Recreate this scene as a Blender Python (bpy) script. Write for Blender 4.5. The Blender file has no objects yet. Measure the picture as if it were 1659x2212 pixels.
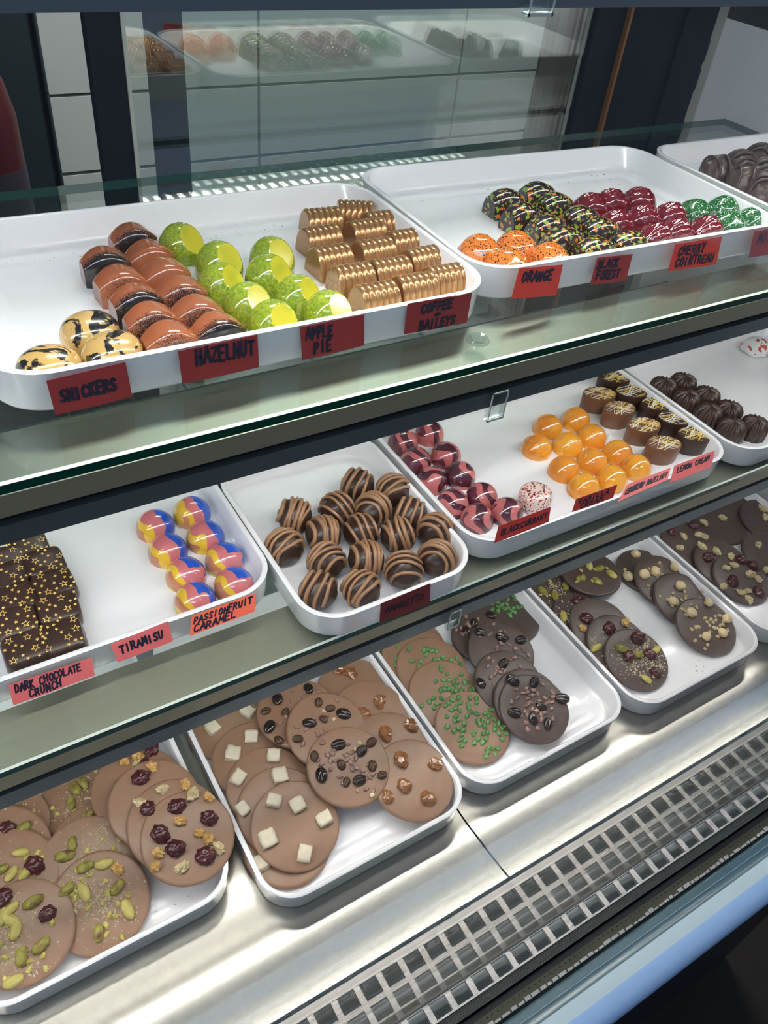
import bpy, bmesh, math, random
from mathutils import Vector, Matrix, noise
from math import sin, cos, pi, radians

# ------------------------------------------------------------------ camera, world, exposure
SC = bpy.context.scene
COL = SC.collection
CZ = 1.45                                  # eye height above the floor
R3 = ((0.85247566, 0.28283932, -0.43964437),
      (-0.51380824, 0.60834899, -0.6049071),
      (0.0963657, 0.74156148, 0.66392788))
FPX = 1736.69
cam = bpy.data.cameras.new('camera')
cam.sensor_fit = 'VERTICAL'; cam.sensor_height = 36.0
cam.lens = 36.0 * FPX / 2212.0
cam.clip_start = 0.01
camo = bpy.data.objects.new('camera', cam); COL.objects.link(camo)
M4 = Matrix([list(r) + [0] for r in R3] + [[0, 0, 0, 1]])
camo.matrix_world = Matrix.Translation((0, 0, CZ)) @ M4
SC.camera = camo
SC.view_settings.view_transform = 'Standard'; SC.view_settings.look = 'None'
SC.view_settings.exposure = 0.0; SC.view_settings.gamma = 1.0
SC.view_settings.use_curve_mapping = False
SC.cycles.transparent_max_bounces = 32
SC.cycles.max_bounces = 8
SC.cycles.sample_clamp_indirect = 45.0
wd = bpy.data.worlds.new('world'); SC.world = wd; wd.use_nodes = True
bg = wd.node_tree.nodes['Background']
bg.inputs[0].default_value = (0.50, 0.66, 0.90, 1); bg.inputs[1].default_value = 0.30

def area_light(name, loc, target, sx, sy, power, color):
    l = bpy.data.lights.new(name, 'AREA'); l.shape = 'RECTANGLE'; l.size = sx; l.size_y = sy
    l.energy = power; l.color = color
    o = bpy.data.objects.new(name, l); COL.objects.link(o)
    o.location = loc
    o.rotation_euler = (Vector(target) - Vector(loc)).to_track_quat('-Z', 'Y').to_euler()
    return o
# ceiling lamps of the shop: one over the staff side behind the case, one over the customers
area_light('ceiling_lamp', (0.9, 1.25, 2.7), (0.9, 1.35, 0), 1.2, 0.3, 52, (1.0, 0.97, 0.9))
area_light('ceiling_lamp', (-0.8, -0.9, 2.7), (-0.3, -0.2, 0.8), 1.2, 0.4, 9, (0.66, 0.82, 1.0))
LED_TOP, LED_MID, LED_LOW = 100.0, 38.0, 28.0

# ------------------------------------------------------------------ pixel helpers (a sight line meets a real plane)
def ray(px, py):
    c = ((px - 829.5) / FPX, -(py - 1106) / FPX, -1)
    return Vector([sum(R3[i][j] * c[j] for j in range(3)) for i in range(3)])
def onz(px, py, z):                       # z measured from the eye
    d = ray(px, py); return d * (z / d.z)
def ony(px, py, y):
    d = ray(px, py); return d * (y / d.y)
def up(v): return Vector((v[0], v[1], v[2] + CZ))

# ------------------------------------------------------------------ materials
def newmat(name):
    m = bpy.data.materials.new(name); m.use_nodes = True
    return m, m.node_tree, m.node_tree.nodes['Principled BSDF']
def mat(name, col, rough=0.4, metal=0.0, coat=0.0, bump=0.0, bscale=200.0, aniso=0.0, sss=0.0, spec=0.5):
    m, t, b = newmat(name)
    b.inputs['Base Color'].default_value = (*col, 1); b.inputs['Roughness'].default_value = rough
    b.inputs['Metallic'].default_value = metal; b.inputs['Coat Weight'].default_value = coat
    b.inputs['Coat Roughness'].default_value = 0.05
    b.inputs['Specular IOR Level'].default_value = spec
    if aniso: b.inputs['Anisotropic'].default_value = aniso
    if sss:
        b.inputs['Subsurface Weight'].default_value = sss; b.inputs['Subsurface Radius'].default_value = (1, .6, .3)
        b.inputs['Subsurface Scale'].default_value = 0.004
    if bump:
        tc = t.nodes.new('ShaderNodeTexCoord'); n = t.nodes.new('ShaderNodeTexNoise'); n.inputs['Scale'].default_value = bscale
        bp = t.nodes.new('ShaderNodeBump'); bp.inputs['Strength'].default_value = bump; bp.inputs['Distance'].default_value = 0.001
        t.links.new(tc.outputs['Object'], n.inputs['Vector']); t.links.new(n.outputs['Fac'], bp.inputs['Height'])
        t.links.new(bp.outputs['Normal'], b.inputs['Normal'])
    return m
def emis(name, col, s):
    m, t, b = newmat(name)
    b.inputs['Base Color'].default_value = (.8, .8, .8, 1)
    b.inputs['Emission Color'].default_value = (*col, 1); b.inputs['Emission Strength'].default_value = s
    return m
def vecnode(t, scale=(1, 1, 1), rnd=1.0):
    """object coordinates, shifted per object so that no two sweets carry the same pattern"""
    tc = t.nodes.new('ShaderNodeTexCoord'); oi = t.nodes.new('ShaderNodeObjectInfo')
    mp = t.nodes.new('ShaderNodeMapping'); mp.inputs['Scale'].default_value = scale
    mu = t.nodes.new('ShaderNodeVectorMath'); mu.operation = 'SCALE'; mu.inputs[0].default_value = (rnd, rnd * .7, rnd * 1.3)
    t.links.new(oi.outputs['Random'], mu.inputs['Scale'])
    ad = t.nodes.new('ShaderNodeVectorMath'); ad.operation = 'ADD'
    t.links.new(tc.outputs['Object'], ad.inputs[0]); t.links.new(mu.outputs[0], ad.inputs[1])
    t.links.new(ad.outputs[0], mp.inputs['Vector'])
    return mp.outputs[0]
def ramp(t, fac, stops, const=True):
    r = t.nodes.new('ShaderNodeValToRGB'); cr = r.color_ramp
    cr.interpolation = 'CONSTANT' if const else 'LINEAR'
    while len(cr.elements) < len(stops): cr.elements.new(0.5)
    for e, (p, c) in zip(cr.elements, stops): e.position = p; e.color = (*c, 1)
    t.links.new(fac, r.inputs['Fac']); return r.outputs['Color']
def noisy(name, stops, scale, detail=2, dist=0.0, const=True, rough=0.25, coat=0.4, metal=0.0, vs=(1, 1, 1), rnd=1.0, bump=0.0, sss=0.0):
    m, t, b = newmat(name)
    n = t.nodes.new('ShaderNodeTexNoise'); n.inputs['Scale'].default_value = scale; n.inputs['Detail'].default_value = detail
    n.inputs['Distortion'].default_value = dist
    t.links.new(vecnode(t, vs, rnd), n.inputs['Vector'])
    t.links.new(ramp(t, n.outputs['Fac'], stops, const), b.inputs['Base Color'])
    b.inputs['Roughness'].default_value = rough; b.inputs['Coat Weight'].default_value = coat; b.inputs['Coat Roughness'].default_value = .05; b.inputs['Coat IOR'].default_value = 1.75 if coat >= .5 else 1.5
    b.inputs['Metallic'].default_value = metal
    if sss:
        b.inputs['Subsurface Weight'].default_value = sss; b.inputs['Subsurface Radius'].default_value = (1, .7, .3)
        b.inputs['Subsurface Scale'].default_value = 0.004
    if bump:
        bp = t.nodes.new('ShaderNodeBump'); bp.inputs['Strength'].default_value = bump; bp.inputs['Distance'].default_value = .001
        t.links.new(n.outputs['Fac'], bp.inputs['Height']); t.links.new(bp.outputs['Normal'], b.inputs['Normal'])
    return m
def speckled(name, base, specs, scale, thr, rough=0.18, coat=0.6):
    """base colour with hard specks in one or more colours (voronoi cells below a noise-modulated radius)"""
    m, t, b = newmat(name); v = vecnode(t)
    prev = None
    for k, (c, s, th) in enumerate(zip(specs, scale, thr)):
        vo = t.nodes.new('ShaderNodeTexVoronoi'); vo.inputs['Scale'].default_value = s
        wn = t.nodes.new('ShaderNodeTexNoise'); wn.inputs['Scale'].default_value = s * 1.3; wn.inputs['Detail'].default_value = 1
        t.links.new(v, wn.inputs['Vector'])
        sh = t.nodes.new('ShaderNodeVectorMath'); sh.operation = 'ADD'; sh.inputs[1].default_value = (k * .37, k * .21, k * .53)
        t.links.new(v, sh.inputs[0])
        wm = t.nodes.new('ShaderNodeVectorMath'); wm.operation = 'SCALE'; wm.inputs['Scale'].default_value = .9 / s
        t.links.new(wn.outputs['Color'], wm.inputs[0])
        s2 = t.nodes.new('ShaderNodeVectorMath'); s2.operation = 'ADD'
        t.links.new(sh.outputs[0], s2.inputs[0]); t.links.new(wm.outputs[0], s2.inputs[1])
        t.links.new(s2.outputs[0], vo.inputs['Vector'])
        ma = t.nodes.new('ShaderNodeMath'); ma.operation = 'MULTIPLY_ADD'; ma.inputs[1].default_value = 1.6; ma.inputs[2].default_value = -.8 + th
        t.links.new(wn.outputs['Fac'], ma.inputs[0])
        lt = t.nodes.new('ShaderNodeMath'); lt.operation = 'LESS_THAN'
        t.links.new(vo.outputs['Distance'], lt.inputs[0]); t.links.new(ma.outputs[0], lt.inputs[1])
        mx = t.nodes.new('ShaderNodeMix'); mx.data_type = 'RGBA'
        mx.inputs[7].default_value = (*c, 1)
        if prev is None: mx.inputs[6].default_value = (*base, 1)
        else: t.links.new(prev, mx.inputs[6])
        t.links.new(lt.outputs[0], mx.inputs[0]); prev = mx.outputs[2]
    t.links.new(prev, b.inputs['Base Color'])
    b.inputs['Roughness'].default_value = rough; b.inputs['Coat Weight'].default_value = coat; b.inputs['Coat Roughness'].default_value = .05; b.inputs['Coat IOR'].default_value = 1.75 if coat >= .5 else 1.5
    return m
def banded(name, stops, direc, width, warp, wscale, rough=.2, coat=.7, rnd=1.0, spread=.5, sss=0.0):
    """colour bands across direction direc (object space), edges bent by noise"""
    m, t, b = newmat(name)
    tc = t.nodes.new('ShaderNodeTexCoord')
    dp = t.nodes.new('ShaderNodeVectorMath'); dp.operation = 'DOT_PRODUCT'; dp.inputs[1].default_value = Vector(direc).normalized()
    t.links.new(tc.outputs['Object'], dp.inputs[0])
    n = t.nodes.new('ShaderNodeTexNoise'); n.inputs['Scale'].default_value = wscale; n.inputs['Detail'].default_value = .6
    t.links.new(vecnode(t, (1, 1, 1), rnd), n.inputs['Vector'])
    a = t.nodes.new('ShaderNodeMath'); a.operation = 'MULTIPLY_ADD'; a.inputs[1].default_value = warp; a.inputs[2].default_value = -warp / 2 + .5
    t.links.new(n.outputs['Fac'], a.inputs[0])
    c = t.nodes.new('ShaderNodeMath'); c.operation = 'MULTIPLY_ADD'; c.inputs[1].default_value = 1.0 / width
    t.links.new(dp.outputs['Value'], c.inputs[0]); t.links.new(a.outputs[0], c.inputs[2])
    t.links.new(ramp(t, c.outputs[0], stops), b.inputs['Base Color'])
    b.inputs['Roughness'].default_value = rough; b.inputs['Coat Weight'].default_value = coat; b.inputs['Coat Roughness'].default_value = .05; b.inputs['Coat IOR'].default_value = 1.75 if coat >= .5 else 1.5
    return m
def pane(name, tint, rough=0.0, ior=1.5, extra=0.0):
    m = bpy.data.materials.new(name); m.use_nodes = True; t = m.node_tree
    for n in list(t.nodes): t.nodes.remove(n)
    o = t.nodes.new('ShaderNodeOutputMaterial'); mx = t.nodes.new('ShaderNodeMixShader')
    tr = t.nodes.new('ShaderNodeBsdfTransparent'); tr.inputs[0].default_value = (*tint, 1)
    gl = t.nodes.new('ShaderNodeBsdfGlossy'); gl.inputs['Roughness'].default_value = rough
    fr = t.nodes.new('ShaderNodeFresnel'); fr.inputs['IOR'].default_value = ior
    # Fresnel node sees the back of a solid pane as leaving glass; use the geometry-independent facing blend
    lw = t.nodes.new('ShaderNodeLayerWeight'); lw.inputs['Blend'].default_value = .5
    pw = t.nodes.new('ShaderNodeMath'); pw.operation = 'POWER'; pw.inputs[1].default_value = 4.0
    t.links.new(lw.outputs['Facing'], pw.inputs[0])
    ma = t.nodes.new('ShaderNodeMath'); ma.operation = 'MULTIPLY_ADD'; ma.inputs[1].default_value = .8; ma.inputs[2].default_value = .035 + extra
    t.links.new(pw.outputs[0], ma.inputs[0])
    t.links.new(ma.outputs[0], mx.inputs[0]); t.links.new(tr.outputs[0], mx.inputs[1]); t.links.new(gl.outputs[0], mx.inputs[2])
    t.links.new(mx.outputs[0], o.inputs[0]); return m

WHITE = mat('white_melamine', (.84, .84, .86), .16, coat=.3)
M_EDGE = mat('green_glass_edge', (0.0, .055, .035), .06, coat=1)
M_CHAMF = mat('polished_glass_arris', (.86, .9, .78), .25)  # near-white colour stands in for the LED glint along the glass edge
M_SHELFGLASS = pane('clear_shelf_glass', (.95, .985, .965))
M_FRONT = pane('front_glass', (.985, .99, .99), extra=-.021)
M_BACKGL = pane('rear_door_glass', (.93, .97, .955), extra=.13)
M_OLIVE = mat('brushed_olive_aluminium', (.42, .37, .26), .42, metal=.7)
M_STEEL = mat('dark_brushed_steel', (.16, .19, .21), .36, metal=.75)
M_BLACK = mat('black_plastic', (.006, .007, .009), .35)
M_LEDCOL = (1.0, .965, .91)
M_LEDT = emis('led_bead_light', M_LEDCOL, LED_TOP)
M_LEDM = emis('led_strip_light', M_LEDCOL, LED_MID)
M_LEDL = emis('led_strip_light_low', M_LEDCOL, LED_LOW)
M_CLEAR = pane('clear_plastic', (.9, .94, .93), .03, extra=.08)

def brushed(name, col, rough, streak):
    m, t, b = newmat(name)
    tc = t.nodes.new('ShaderNodeTexCoord'); mp = t.nodes.new('ShaderNodeMapping'); mp.inputs['Scale'].default_value = (6, 900, 900) if streak == 'x' else (900, 6, 900)
    n = t.nodes.new('ShaderNodeTexNoise'); n.inputs['Scale'].default_value = 1.0; n.inputs['Detail'].default_value = 3
    t.links.new(tc.outputs['Object'], mp.inputs['Vector']); t.links.new(mp.outputs[0], n.inputs['Vector'])
    bp = t.nodes.new('ShaderNodeBump'); bp.inputs['Strength'].default_value = .05; bp.inputs['Distance'].default_value = .0005
    t.links.new(n.outputs['Fac'], bp.inputs['Height']); t.links.new(bp.outputs['Normal'], b.inputs['Normal'])
    b.inputs['Base Color'].default_value = (*col, 1); b.inputs['Metallic'].default_value = 1
    b.inputs['Roughness'].default_value = rough
    return m
M_DECK = brushed('brushed_stainless_deck', (.47, .455, .41), .20, 'y')
M_BARTOP = brushed('brushed_aluminium_bar', (.34, .34, .30), .36, 'x')
M_BARTOP_LIT = brushed('brushed_aluminium_bar_low', (.48, .44, .36), .40, 'x'); M_BARTOP_LIT.node_tree.nodes['Principled BSDF'].inputs['Metallic'].default_value = .6  # same bar metal, brightness added in colour where the lower shelf gets less light
M_GRILLE = mat('cast_aluminium_grille', (.62, .58, .54), .45, metal=.8, bump=.3, bscale=400)

# ------------------------------------------------------------------ mesh helpers
def link(name, me, mats, parent=None, loc=None):
    for m in (mats if isinstance(mats, (list, tuple)) else [mats]):
        if m and m.name not in [x.name for x in me.materials if x]: me.materials.append(m)
    o = bpy.data.objects.new(name, me); COL.objects.link(o)
    if parent: o.parent = parent
    if loc is not None: o.location = loc
    return o
def mk(name, verts, faces, smooth=True, sharp=None, mi=None):
    me = bpy.data.meshes.new(name); me.from_pydata([tuple(v) for v in verts], [], faces); me.update()
    if mi:
        for p, i in zip(me.polygons, mi): p.material_index = i
    if smooth:
        me.polygons.foreach_set('use_smooth', [True] * len(me.polygons))
        if sharp: me.set_sharp_from_angle(angle=radians(sharp))
    bm = bmesh.new(); bm.from_mesh(me); bmesh.ops.recalc_face_normals(bm, faces=bm.faces); bm.to_mesh(me); bm.free()
    return me
class MB:
    def __init__(s): s.v = []; s.f = []; s.m = []
    def add(s, v, f, m=0):
        n = len(s.v); s.v += [Vector(x) for x in v]; s.f += [[i + n for i in q] for q in f]; s.m += [m] * len(f)
    def box(s, x0, x1, y0, y1, z0, z1, m=0):
        v = [(x, y, z) for x in (x0, x1) for y in (y0, y1) for z in (z0, z1)]
        s.add(v, [(0, 1, 3, 2), (4, 6, 7, 5), (0, 4, 5, 1), (2, 3, 7, 6), (0, 2, 6, 4), (1, 5, 7, 3)], m)
    def prism_x(s, prof, x0, x1, m=0, ms=None):         # closed profile of (y,z) pushed along x
        n = len(prof)
        v = [(x0, y, z) for y, z in prof] + [(x1, y, z) for y, z in prof]
        for i in range(n):
            j = (i + 1) % n
            k = len(s.v)
        base = len(s.v); s.v += [Vector(q) for q in v]
        for i in range(n):
            j = (i + 1) % n; s.f.append([base + i, base + j, base + n + j, base + n + i]); s.m.append(ms[i] if ms else m)
        s.f.append([base + i for i in range(n)]); s.f.append([base + n + i for i in reversed(range(n))]); s.m += [m, m]
    def build(s, name, mats, parent=None, smooth=False, sharp=None, loc=None):
        return link(name, mk(name, s.v, s.f, smooth, sharp, s.m), mats, parent, loc)
def tag(o, label, cat, group=None, kind=None):
    o['label'] = label; o['category'] = cat
    if group: o['group'] = group
    if kind: o['kind'] = kind
    return o
def empty(name, loc=(0, 0, 0)):
    o = bpy.data.objects.new(name, None); o.empty_display_size = .02; COL.objects.link(o); o.location = loc; return o
def struct(o): o['kind'] = 'structure'; return o
def tube(mb, pts, rad, n=8, m=0, flat=1.0):
    pts = [Vector(p) for p in pts]; rings = []
    for i, p in enumerate(pts):
        t = (pts[min(i + 1, len(pts) - 1)] - pts[max(i - 1, 0)]).normalized()
        a = t.cross(p.normalized() if p.length > 1e-6 else Vector((0, 0, 1)))
        if a.length < 1e-4: a = t.orthogonal()
        a.normalize(); b = a.cross(t).normalized()
        e = min(i, len(pts) - 1 - i); r = rad * (1.0 if e > 1 else (.55 if e == 0 else .9))
        rings.append([p + (a * cos(2 * pi * k / n) + b * sin(2 * pi * k / n) * flat) * r for k in range(n)])
    v = [q for r in rings for q in r]; f = []
    for i in range(len(pts) - 1):
        for k in range(n):
            f.append([i * n + k, i * n + (k + 1) % n, (i + 1) * n + (k + 1) % n, (i + 1) * n + k])
    f.append(list(range(n))); f.append([len(v) - n + k for k in range(n)])
    mb.add(v, f, m)
def rrect(w, d, r, n=8):
    out = []
    for cx, cy, a0 in ((w / 2 - r, d / 2 - r, 0), (-w / 2 + r, d / 2 - r, 90), (-w / 2 + r, -d / 2 + r, 180), (w / 2 - r, -d / 2 + r, 270)):
        for k in range(n + 1):
            a = radians(a0 + 90 * k / n); out.append((cx + r * cos(a), cy + r * sin(a)))
    return out
def loft(rings, cap0=True, cap1=True):
    n = len(rings[0]); v = [p for r in rings for p in r]; f = []
    for i in range(len(rings) - 1):
        for k in range(n):
            f.append([i * n + k, i * n + (k + 1) % n, (i + 1) * n + (k + 1) % n, (i + 1) * n + k])
    if cap0: f.append(list(range(n)))
    if cap1: f.append([(len(rings) - 1) * n + k for k in range(n)])
    return v, f
def tray_mesh(w, d, h=.0235, r=.030):
    prof = [(0.0, -.0045, 1), (.0006, -.0022, 0), (.0025, -.0012, 0), (h - .002, 0, 0), (h - .0005, .0004, 0), (h, -.0006, 0), (h, -.0030, 0),
            (h - .0008, -.0038, 0), (.006, -.0052, 0), (.0035, -.0075, 0), (.003, -.011, 0), (.003, -.026, 0), (.0034, -.027, 0)]
    rings = []
    for z, o, _ in prof:
        rings.append([(x, y, z) for x, y in rrect(w + 2 * o, d + 2 * o, max(r + o, .004), 10)])
    v, f = loft(rings)
    return mk('tray', v, f, True, 50)

# ------------------------------------------------------------------ the setting behind and below the case
RX0, RX1 = -1.6, 3.4
FLOOR_M = noisy('dark_wood_floor', [(0, (.004, .002, .001)), (.5, (.012, .006, .003)), (1, (.022, .010, .004))], 4, 6, .4, False, .75, 0, vs=(1, 9, 1), rnd=0)
mb = MB(); mb.box(RX0, RX1, -2.2, 2.6, -.05, 0); struct(mb.build('floor', FLOOR_M))
mb = MB(); mb.box(RX0, RX1, 2.5, 2.6, 0, 2.8); struct(mb.build('wall_back', mat('grey_green_wall', (.42, .46, .45), .7)))
PANELM = mat('white_drawer_front', (.50, .53, .49), .55)
GAPM = mat('dark_joint', (.05, .055, .055), .8)
# white cabinet bank behind the counter: a body with drawer fronts
cab = empty('drawer_cabinet', (0.9, 2.0, 0)); tag(cab, 'white drawer cabinet bank standing behind the glass case', 'cabinet')
def local(o, root): o.location = -root.location; return o
mb = MB(); mb.box(.345, 1.53, 1.72, 2.3, .02, 1.24); local(mb.build('cabinet_body', GAPM, cab), cab)
for xa, xb in ((.347, .768), (.774, 1.285), (1.291, 1.527)):
    for za, zb in ((.30, .79), (.795, .822), (.829, .966), (.972, 1.14), (1.146, 1.236)):
        mb = MB(); mb.box(xa, xb, 1.70, 1.72, za, zb); local(mb.build('drawer_front', PANELM, cab), cab)
mb = MB(); mb.box(.345, 1.54, 1.68, 2.32, 1.24, 1.27); local(mb.build('worktop', mat('grey_worktop', (.30, .33, .33), .4), cab), cab)
# dark appliance on the left with a red bottle in front of it
app = empty('dark_fridge', (-.1, 2.0, 0)); tag(app, 'dark upright fridge left of the white drawer cabinet', 'fridge')
DK = mat('near_black_blue_enamel', (.012, .016, .024), .4)
mb = MB(); mb.box(-.75, .338, 1.72, 2.3, 0, 1.9); local(mb.build('fridge_body', DK, app), app)
mb = MB(); mb.box(-.74, .330, 1.70, 1.72, .1, 1.88); local(mb.build('fridge_door', mat('dark_teal_enamel', (.02, .03, .033), .3), app), app)
mb = MB(); mb.box(.19, .21, 1.66, 1.70, .6, 1.5); local(mb.build('door_handle', M_BLACK, app), app)
def revolve(prof, n=32, lobes=None):
    rings = []
    for r, z in prof: rings.append([(r * cos(2 * pi * k / n), r * sin(2 * pi * k / n), z) for k in range(n)])
    return loft(rings)
bt = empty('red_bottle', (.185, 1.45, 0)); tag(bt, 'blurred red bottle with a dark cap behind the left of the case', 'bottle')
v, f = revolve([(.05, .0), (.055, .01), (.055, .28), (.045, .33), (.02, .37), (.018, .40)])
o = link('bottle_body', mk('bottle_body', v, f, True, 50), mat('red_gloss', (.06, .004, .005), .4), bt); o.location = (0, 0, .74)
v, f = revolve([(.02, .40), (.024, .402), (.024, .44), (.02, .45)])
o = link('bottle_cap', mk('bottle_cap', v, f, True, 50), M_BLACK, bt); o.location = (0, 0, .74)
v, f = revolve([(.0556, .12), (.0558, .125), (.0558, .20), (.0556, .205)])
o = link('bottle_label', mk('bottle_label', v, f, True, 50), mat('dark_band', (.03, .02, .03), .5), bt); o.location = (0, 0, .74)
bench = empty('back_bench', (.1, 1.5, 0)); tag(bench, 'low dark bench behind the left end of the case', 'bench')
mb = MB(); mb.box(-.2, .25, 1.35, 1.6, .70, .74); local(mb.build('bench_top', DK, bench), bench)
for a, b_ in ((-.19, 1.37), (.22, 1.37), (-.19, 1.57), (.22, 1.57)):
    mb = MB(); mb.box(a, a + .02, b_, b_ + .02, 0, .70); local(mb.build('leg', DK, bench), bench)
mb = MB(); mb.box(1.545, 1.665, 1.71, 1.78, 0, 2.2)
tag(mb.build('wooden_board', noisy('brown_board', [(0, (.06, .035, .02)), (1, (.13, .08, .05))], 3, 5, .3, False, .5, .1, vs=(8, 1, 1), rnd=0)), 'brown wooden board standing right of the white drawer cabinet', 'board')
dc = empty('tall_black_cabinet', (2.3, 1.7, 0)); tag(dc, 'tall black cupboard right of the brown board', 'cupboard')
mb = MB(); mb.box(1.70, 2.9, 1.3, 2.2, 0, 2.3); local(mb.build('cabinet_body', M_BLACK, dc), dc)
mb = MB(); mb.box(1.71, 2.28, 1.28, 1.30, .05, 2.28); mb2 = mb; local(mb.build('cabinet_door', mat('black_door', (.006, .010, .016), .25), dc), dc)
mb = MB(); mb.box(2.30, 2.89, 1.28, 1.30, .05, 2.28); local(mb.build('cabinet_door', mat('black_door_b', (.006, .010, .016), .25), dc), dc)

# ------------------------------------------------------------------ the display case
XL, XR = -.55, .905
Z1, Z2, Z3 = -.245, -.4495, -.6525        # glass tops and deck, from the eye
case = empty('display_case', (.2, .4, 0)); tag(case, 'refrigerated glass display case with blue-lit front rail and dark rear frame', 'display case')
def C(o): o.location = -Vector((case.location.x, case.location.y, -CZ)) ; return o
BLUE = mat('blue_painted_rail', (.34, .50, .78), .38, coat=.2)  # silver rail; the blue daylight it reflects is put into its colour
TEAL = mat('dark_teal_rail', (.035, .09, .12), .3, coat=.3)
PALE = mat('pale_grey_rail', (.50, .60, .64), .4, coat=.2)
# outer rail: teal groove, pale crown, daylight-blue nose
mb = MB()
mb.prism_x([(.0825, -.70), (.0825, -.649), (.0800, -.6455), (.0752, -.6450), (.0748, -.6440), (.0692, -.6440), (.0680, -.6432),
            (.0580, -.6450), (.0500, -.6490), (.0440, -.6540), (.0425, -.6600), (.0450, -.6660), (.0600, -.6700), (.0700, -.6720)], XL, XR, 0,
           [2, 1, 1, 2, 1, 1, 2, 0, 0, 0, 0, 0, 0, 0])
C(mb.build('front_rail', [BLUE, TEAL, PALE], case, True, 40))
mb = MB(); mb.box(XL, XR, .0835, .0975, -.70, -.652); C(mb.build('seal_groove', M_BLACK, case))
# ribbed glass channel between groove and grille
mb = MB(); pr = [(.0985, -.70)]
for i in range(12):
    y = .0985 + i * .00055; pr.append((y, -.6475 + (.0006 if i % 2 else 0)))
pr += [(.105, -.6475), (.105, -.70)]
mb.prism_x(pr, XL, XR); C(mb.build('glass_channel', mat('ribbed_aluminium_channel', (.36, .35, .31), .3, metal=1), case))
# perforated jagged trim
mb = MB(); random.seed(5)
mb.box(XL, XR, .0845, .0930, -.6520, -.6505)
x = -.1
while x < .75:
    w = random.choice((.0035, .005, .007)); mb.box(x, x + w, .0848, .0848 + random.uniform(.001, .0032), -.6505, -.6498, 1); x += w + random.uniform(.0006, .002)
for i in range(170): mb.box(-.1 + i * .005, -.1 + i * .005 + .0012, .0906, .0914, -.6505, -.6500, 2)
C(mb.build('perforated_trim', [mat('olive_trim', (.09, .085, .06), .3, metal=.6), mat('clear_crust', (.62, .60, .55), .2, metal=.5), M_BLACK], case))
# well under the grille, outer body and kick plate
mb = MB(); mb.box(XL, XR, .105, .165, -.672, -.668); mb.box(XL, XR, .165, .168, -.735, -.66); mb.box(XL, XR, .102, .105, -.735, -.70)
C(mb.build('air_well', mat('grey_well', (.36, .40, .41), .4), case))
mb = MB(); mb.box(XL, XR, .07, .72, -1.44, -.74); C(mb.build('case_base', DK, case))
# tall front pane
mb = MB(); mb.box(XL, XR, .1195, .1245, -.6437, .22); C(mb.build('front_glass', M_FRONT, case))
# strip the pane stands in
mb = MB(); mb.box(XL, XR, .1190, .1250, -.6449, -.6437); C(mb.build('glass_shoe', mat('dark_shoe', (.13, .12, .10), .3, metal=.6), case))
# end panel on the right: white inner sheet with a glass edge, hinge post
mb = MB(); mb.box(XR, XR + .012, .13, .705, -.655, -.155); C(mb.build('end_panel', mat('white_end_panel', (.66, .67, .70), .35, bump=.1, bscale=6), case))
mb = MB(); mb.box(XR + .001, XR + .010, .13, .705, -.155, .22); C(mb.build('end_glass', mat('dark_upper_end', (.035, .034, .03), .3), case))
mb = MB(); mb.box(.872, .900, .700, .735, -.66, .22); C(mb.build('rear_post', mat('grey_beige_post', (.30, .29, .26), .45), case))
for z0 in (-.205, -.262, -.175):
    mb = MB(); mb.box(.870, .878, .694, .701, z0 - .022, z0); C(mb.build('hinge_slot', M_BLACK, case))
NAVY = mat('navy_black_frame', (.005, .008, .014), .5, spec=.2)
BRIGHT = mat('pale_gasket', (.42, .44, .38), .5)
GREYG = mat('speckled_gasket', (.18, .20, .17), .6)
# rear sliding doors: frames and panes
def door(x0, x1, y, lw, rw, gas_l=None, gas_r=None):
    d = empty('sliding_door', (0, 0, 0)); d.parent = case; C(d)
    mb = MB(); mb.box(x0, x0 + lw, y, y + .012, -.655, .22); mb.box(x1 - rw, x1, y, y + .012, -.655, .22)
    mb.box(x0, x1, y, y + .012, -.655, -.63); mb.box(x0, x1, y, y + .012, .19, .22)
    mb.build('door_frame', NAVY, d)
    if y == .690: pane_m = NAVY
    else: pane_m = M_BACKGL
    mb = MB(); mb.box(x0 + lw, x1 - rw, y + .004, y + .008, -.63, .19); mb.build('door_pane', pane_m, d)
    for g, mm in ((gas_l, BRIGHT), (gas_r, GREYG)):
        if g is not None:
            mb = MB(); mb.box(g, g + .0028, y - .002, y, -.63, .19); mb.build('gasket', mm, d)
door(.2234, .720, .697, .0277, .022)
door(.172, .700, .680, .026, .022, .1975, .664)
door(.700, .871, .690, .10, .05)
mb = MB(); mb.box(.728, .7315, .684, .690, -.655, .22); C(mb.build('copper_gasket', mat('copper_strip', (.26, .11, .035), .4, metal=.3), case))
mb = MB(); mb.box(XL, XR, .675, .74, -.74, -.655); C(mb.build('door_track', M_STEEL, case))

# deck: two stainless panels meeting at a seam; the front lip lifts a little
def slope(y):
    if y > .226: return 0.0
    if y > .212: return radians(8.5) * (.226 - y) / .014
    if y > .192: return radians(8.5 - 3.0 * (.212 - y) / .020)
    return radians(5.5 + 9.5 * (.192 - y) / .028)
def deck_panel(x0, x1, label, hole=False):
    ys = [.67, .5, .35, .28] + [.232 - i * .003 for i in range(25)]; ys = [y for y in ys if y > .1625] + [.1625]
    z = Z3; prof = []; py = None
    for y in ys:
        if py is not None: z += math.tan(slope((y + py) / 2)) * (py - y)
        prof.append((y, z)); py = y
    ztop = z
    closed = prof + [(.1625, z - .012), (.1640, z - .012), (.1655, z - .002)] + [(y, zz - .0012) for y, zz in reversed(prof[:-1])]
    mb = MB(); mb.prism_x(closed, x0, x1)
    o = mb.build('deck_panel', M_DECK, None, True, 30); o.location.z = CZ
    tag(o, label, 'deck panel', 'stainless deck panels')
    return o, ztop
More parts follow.
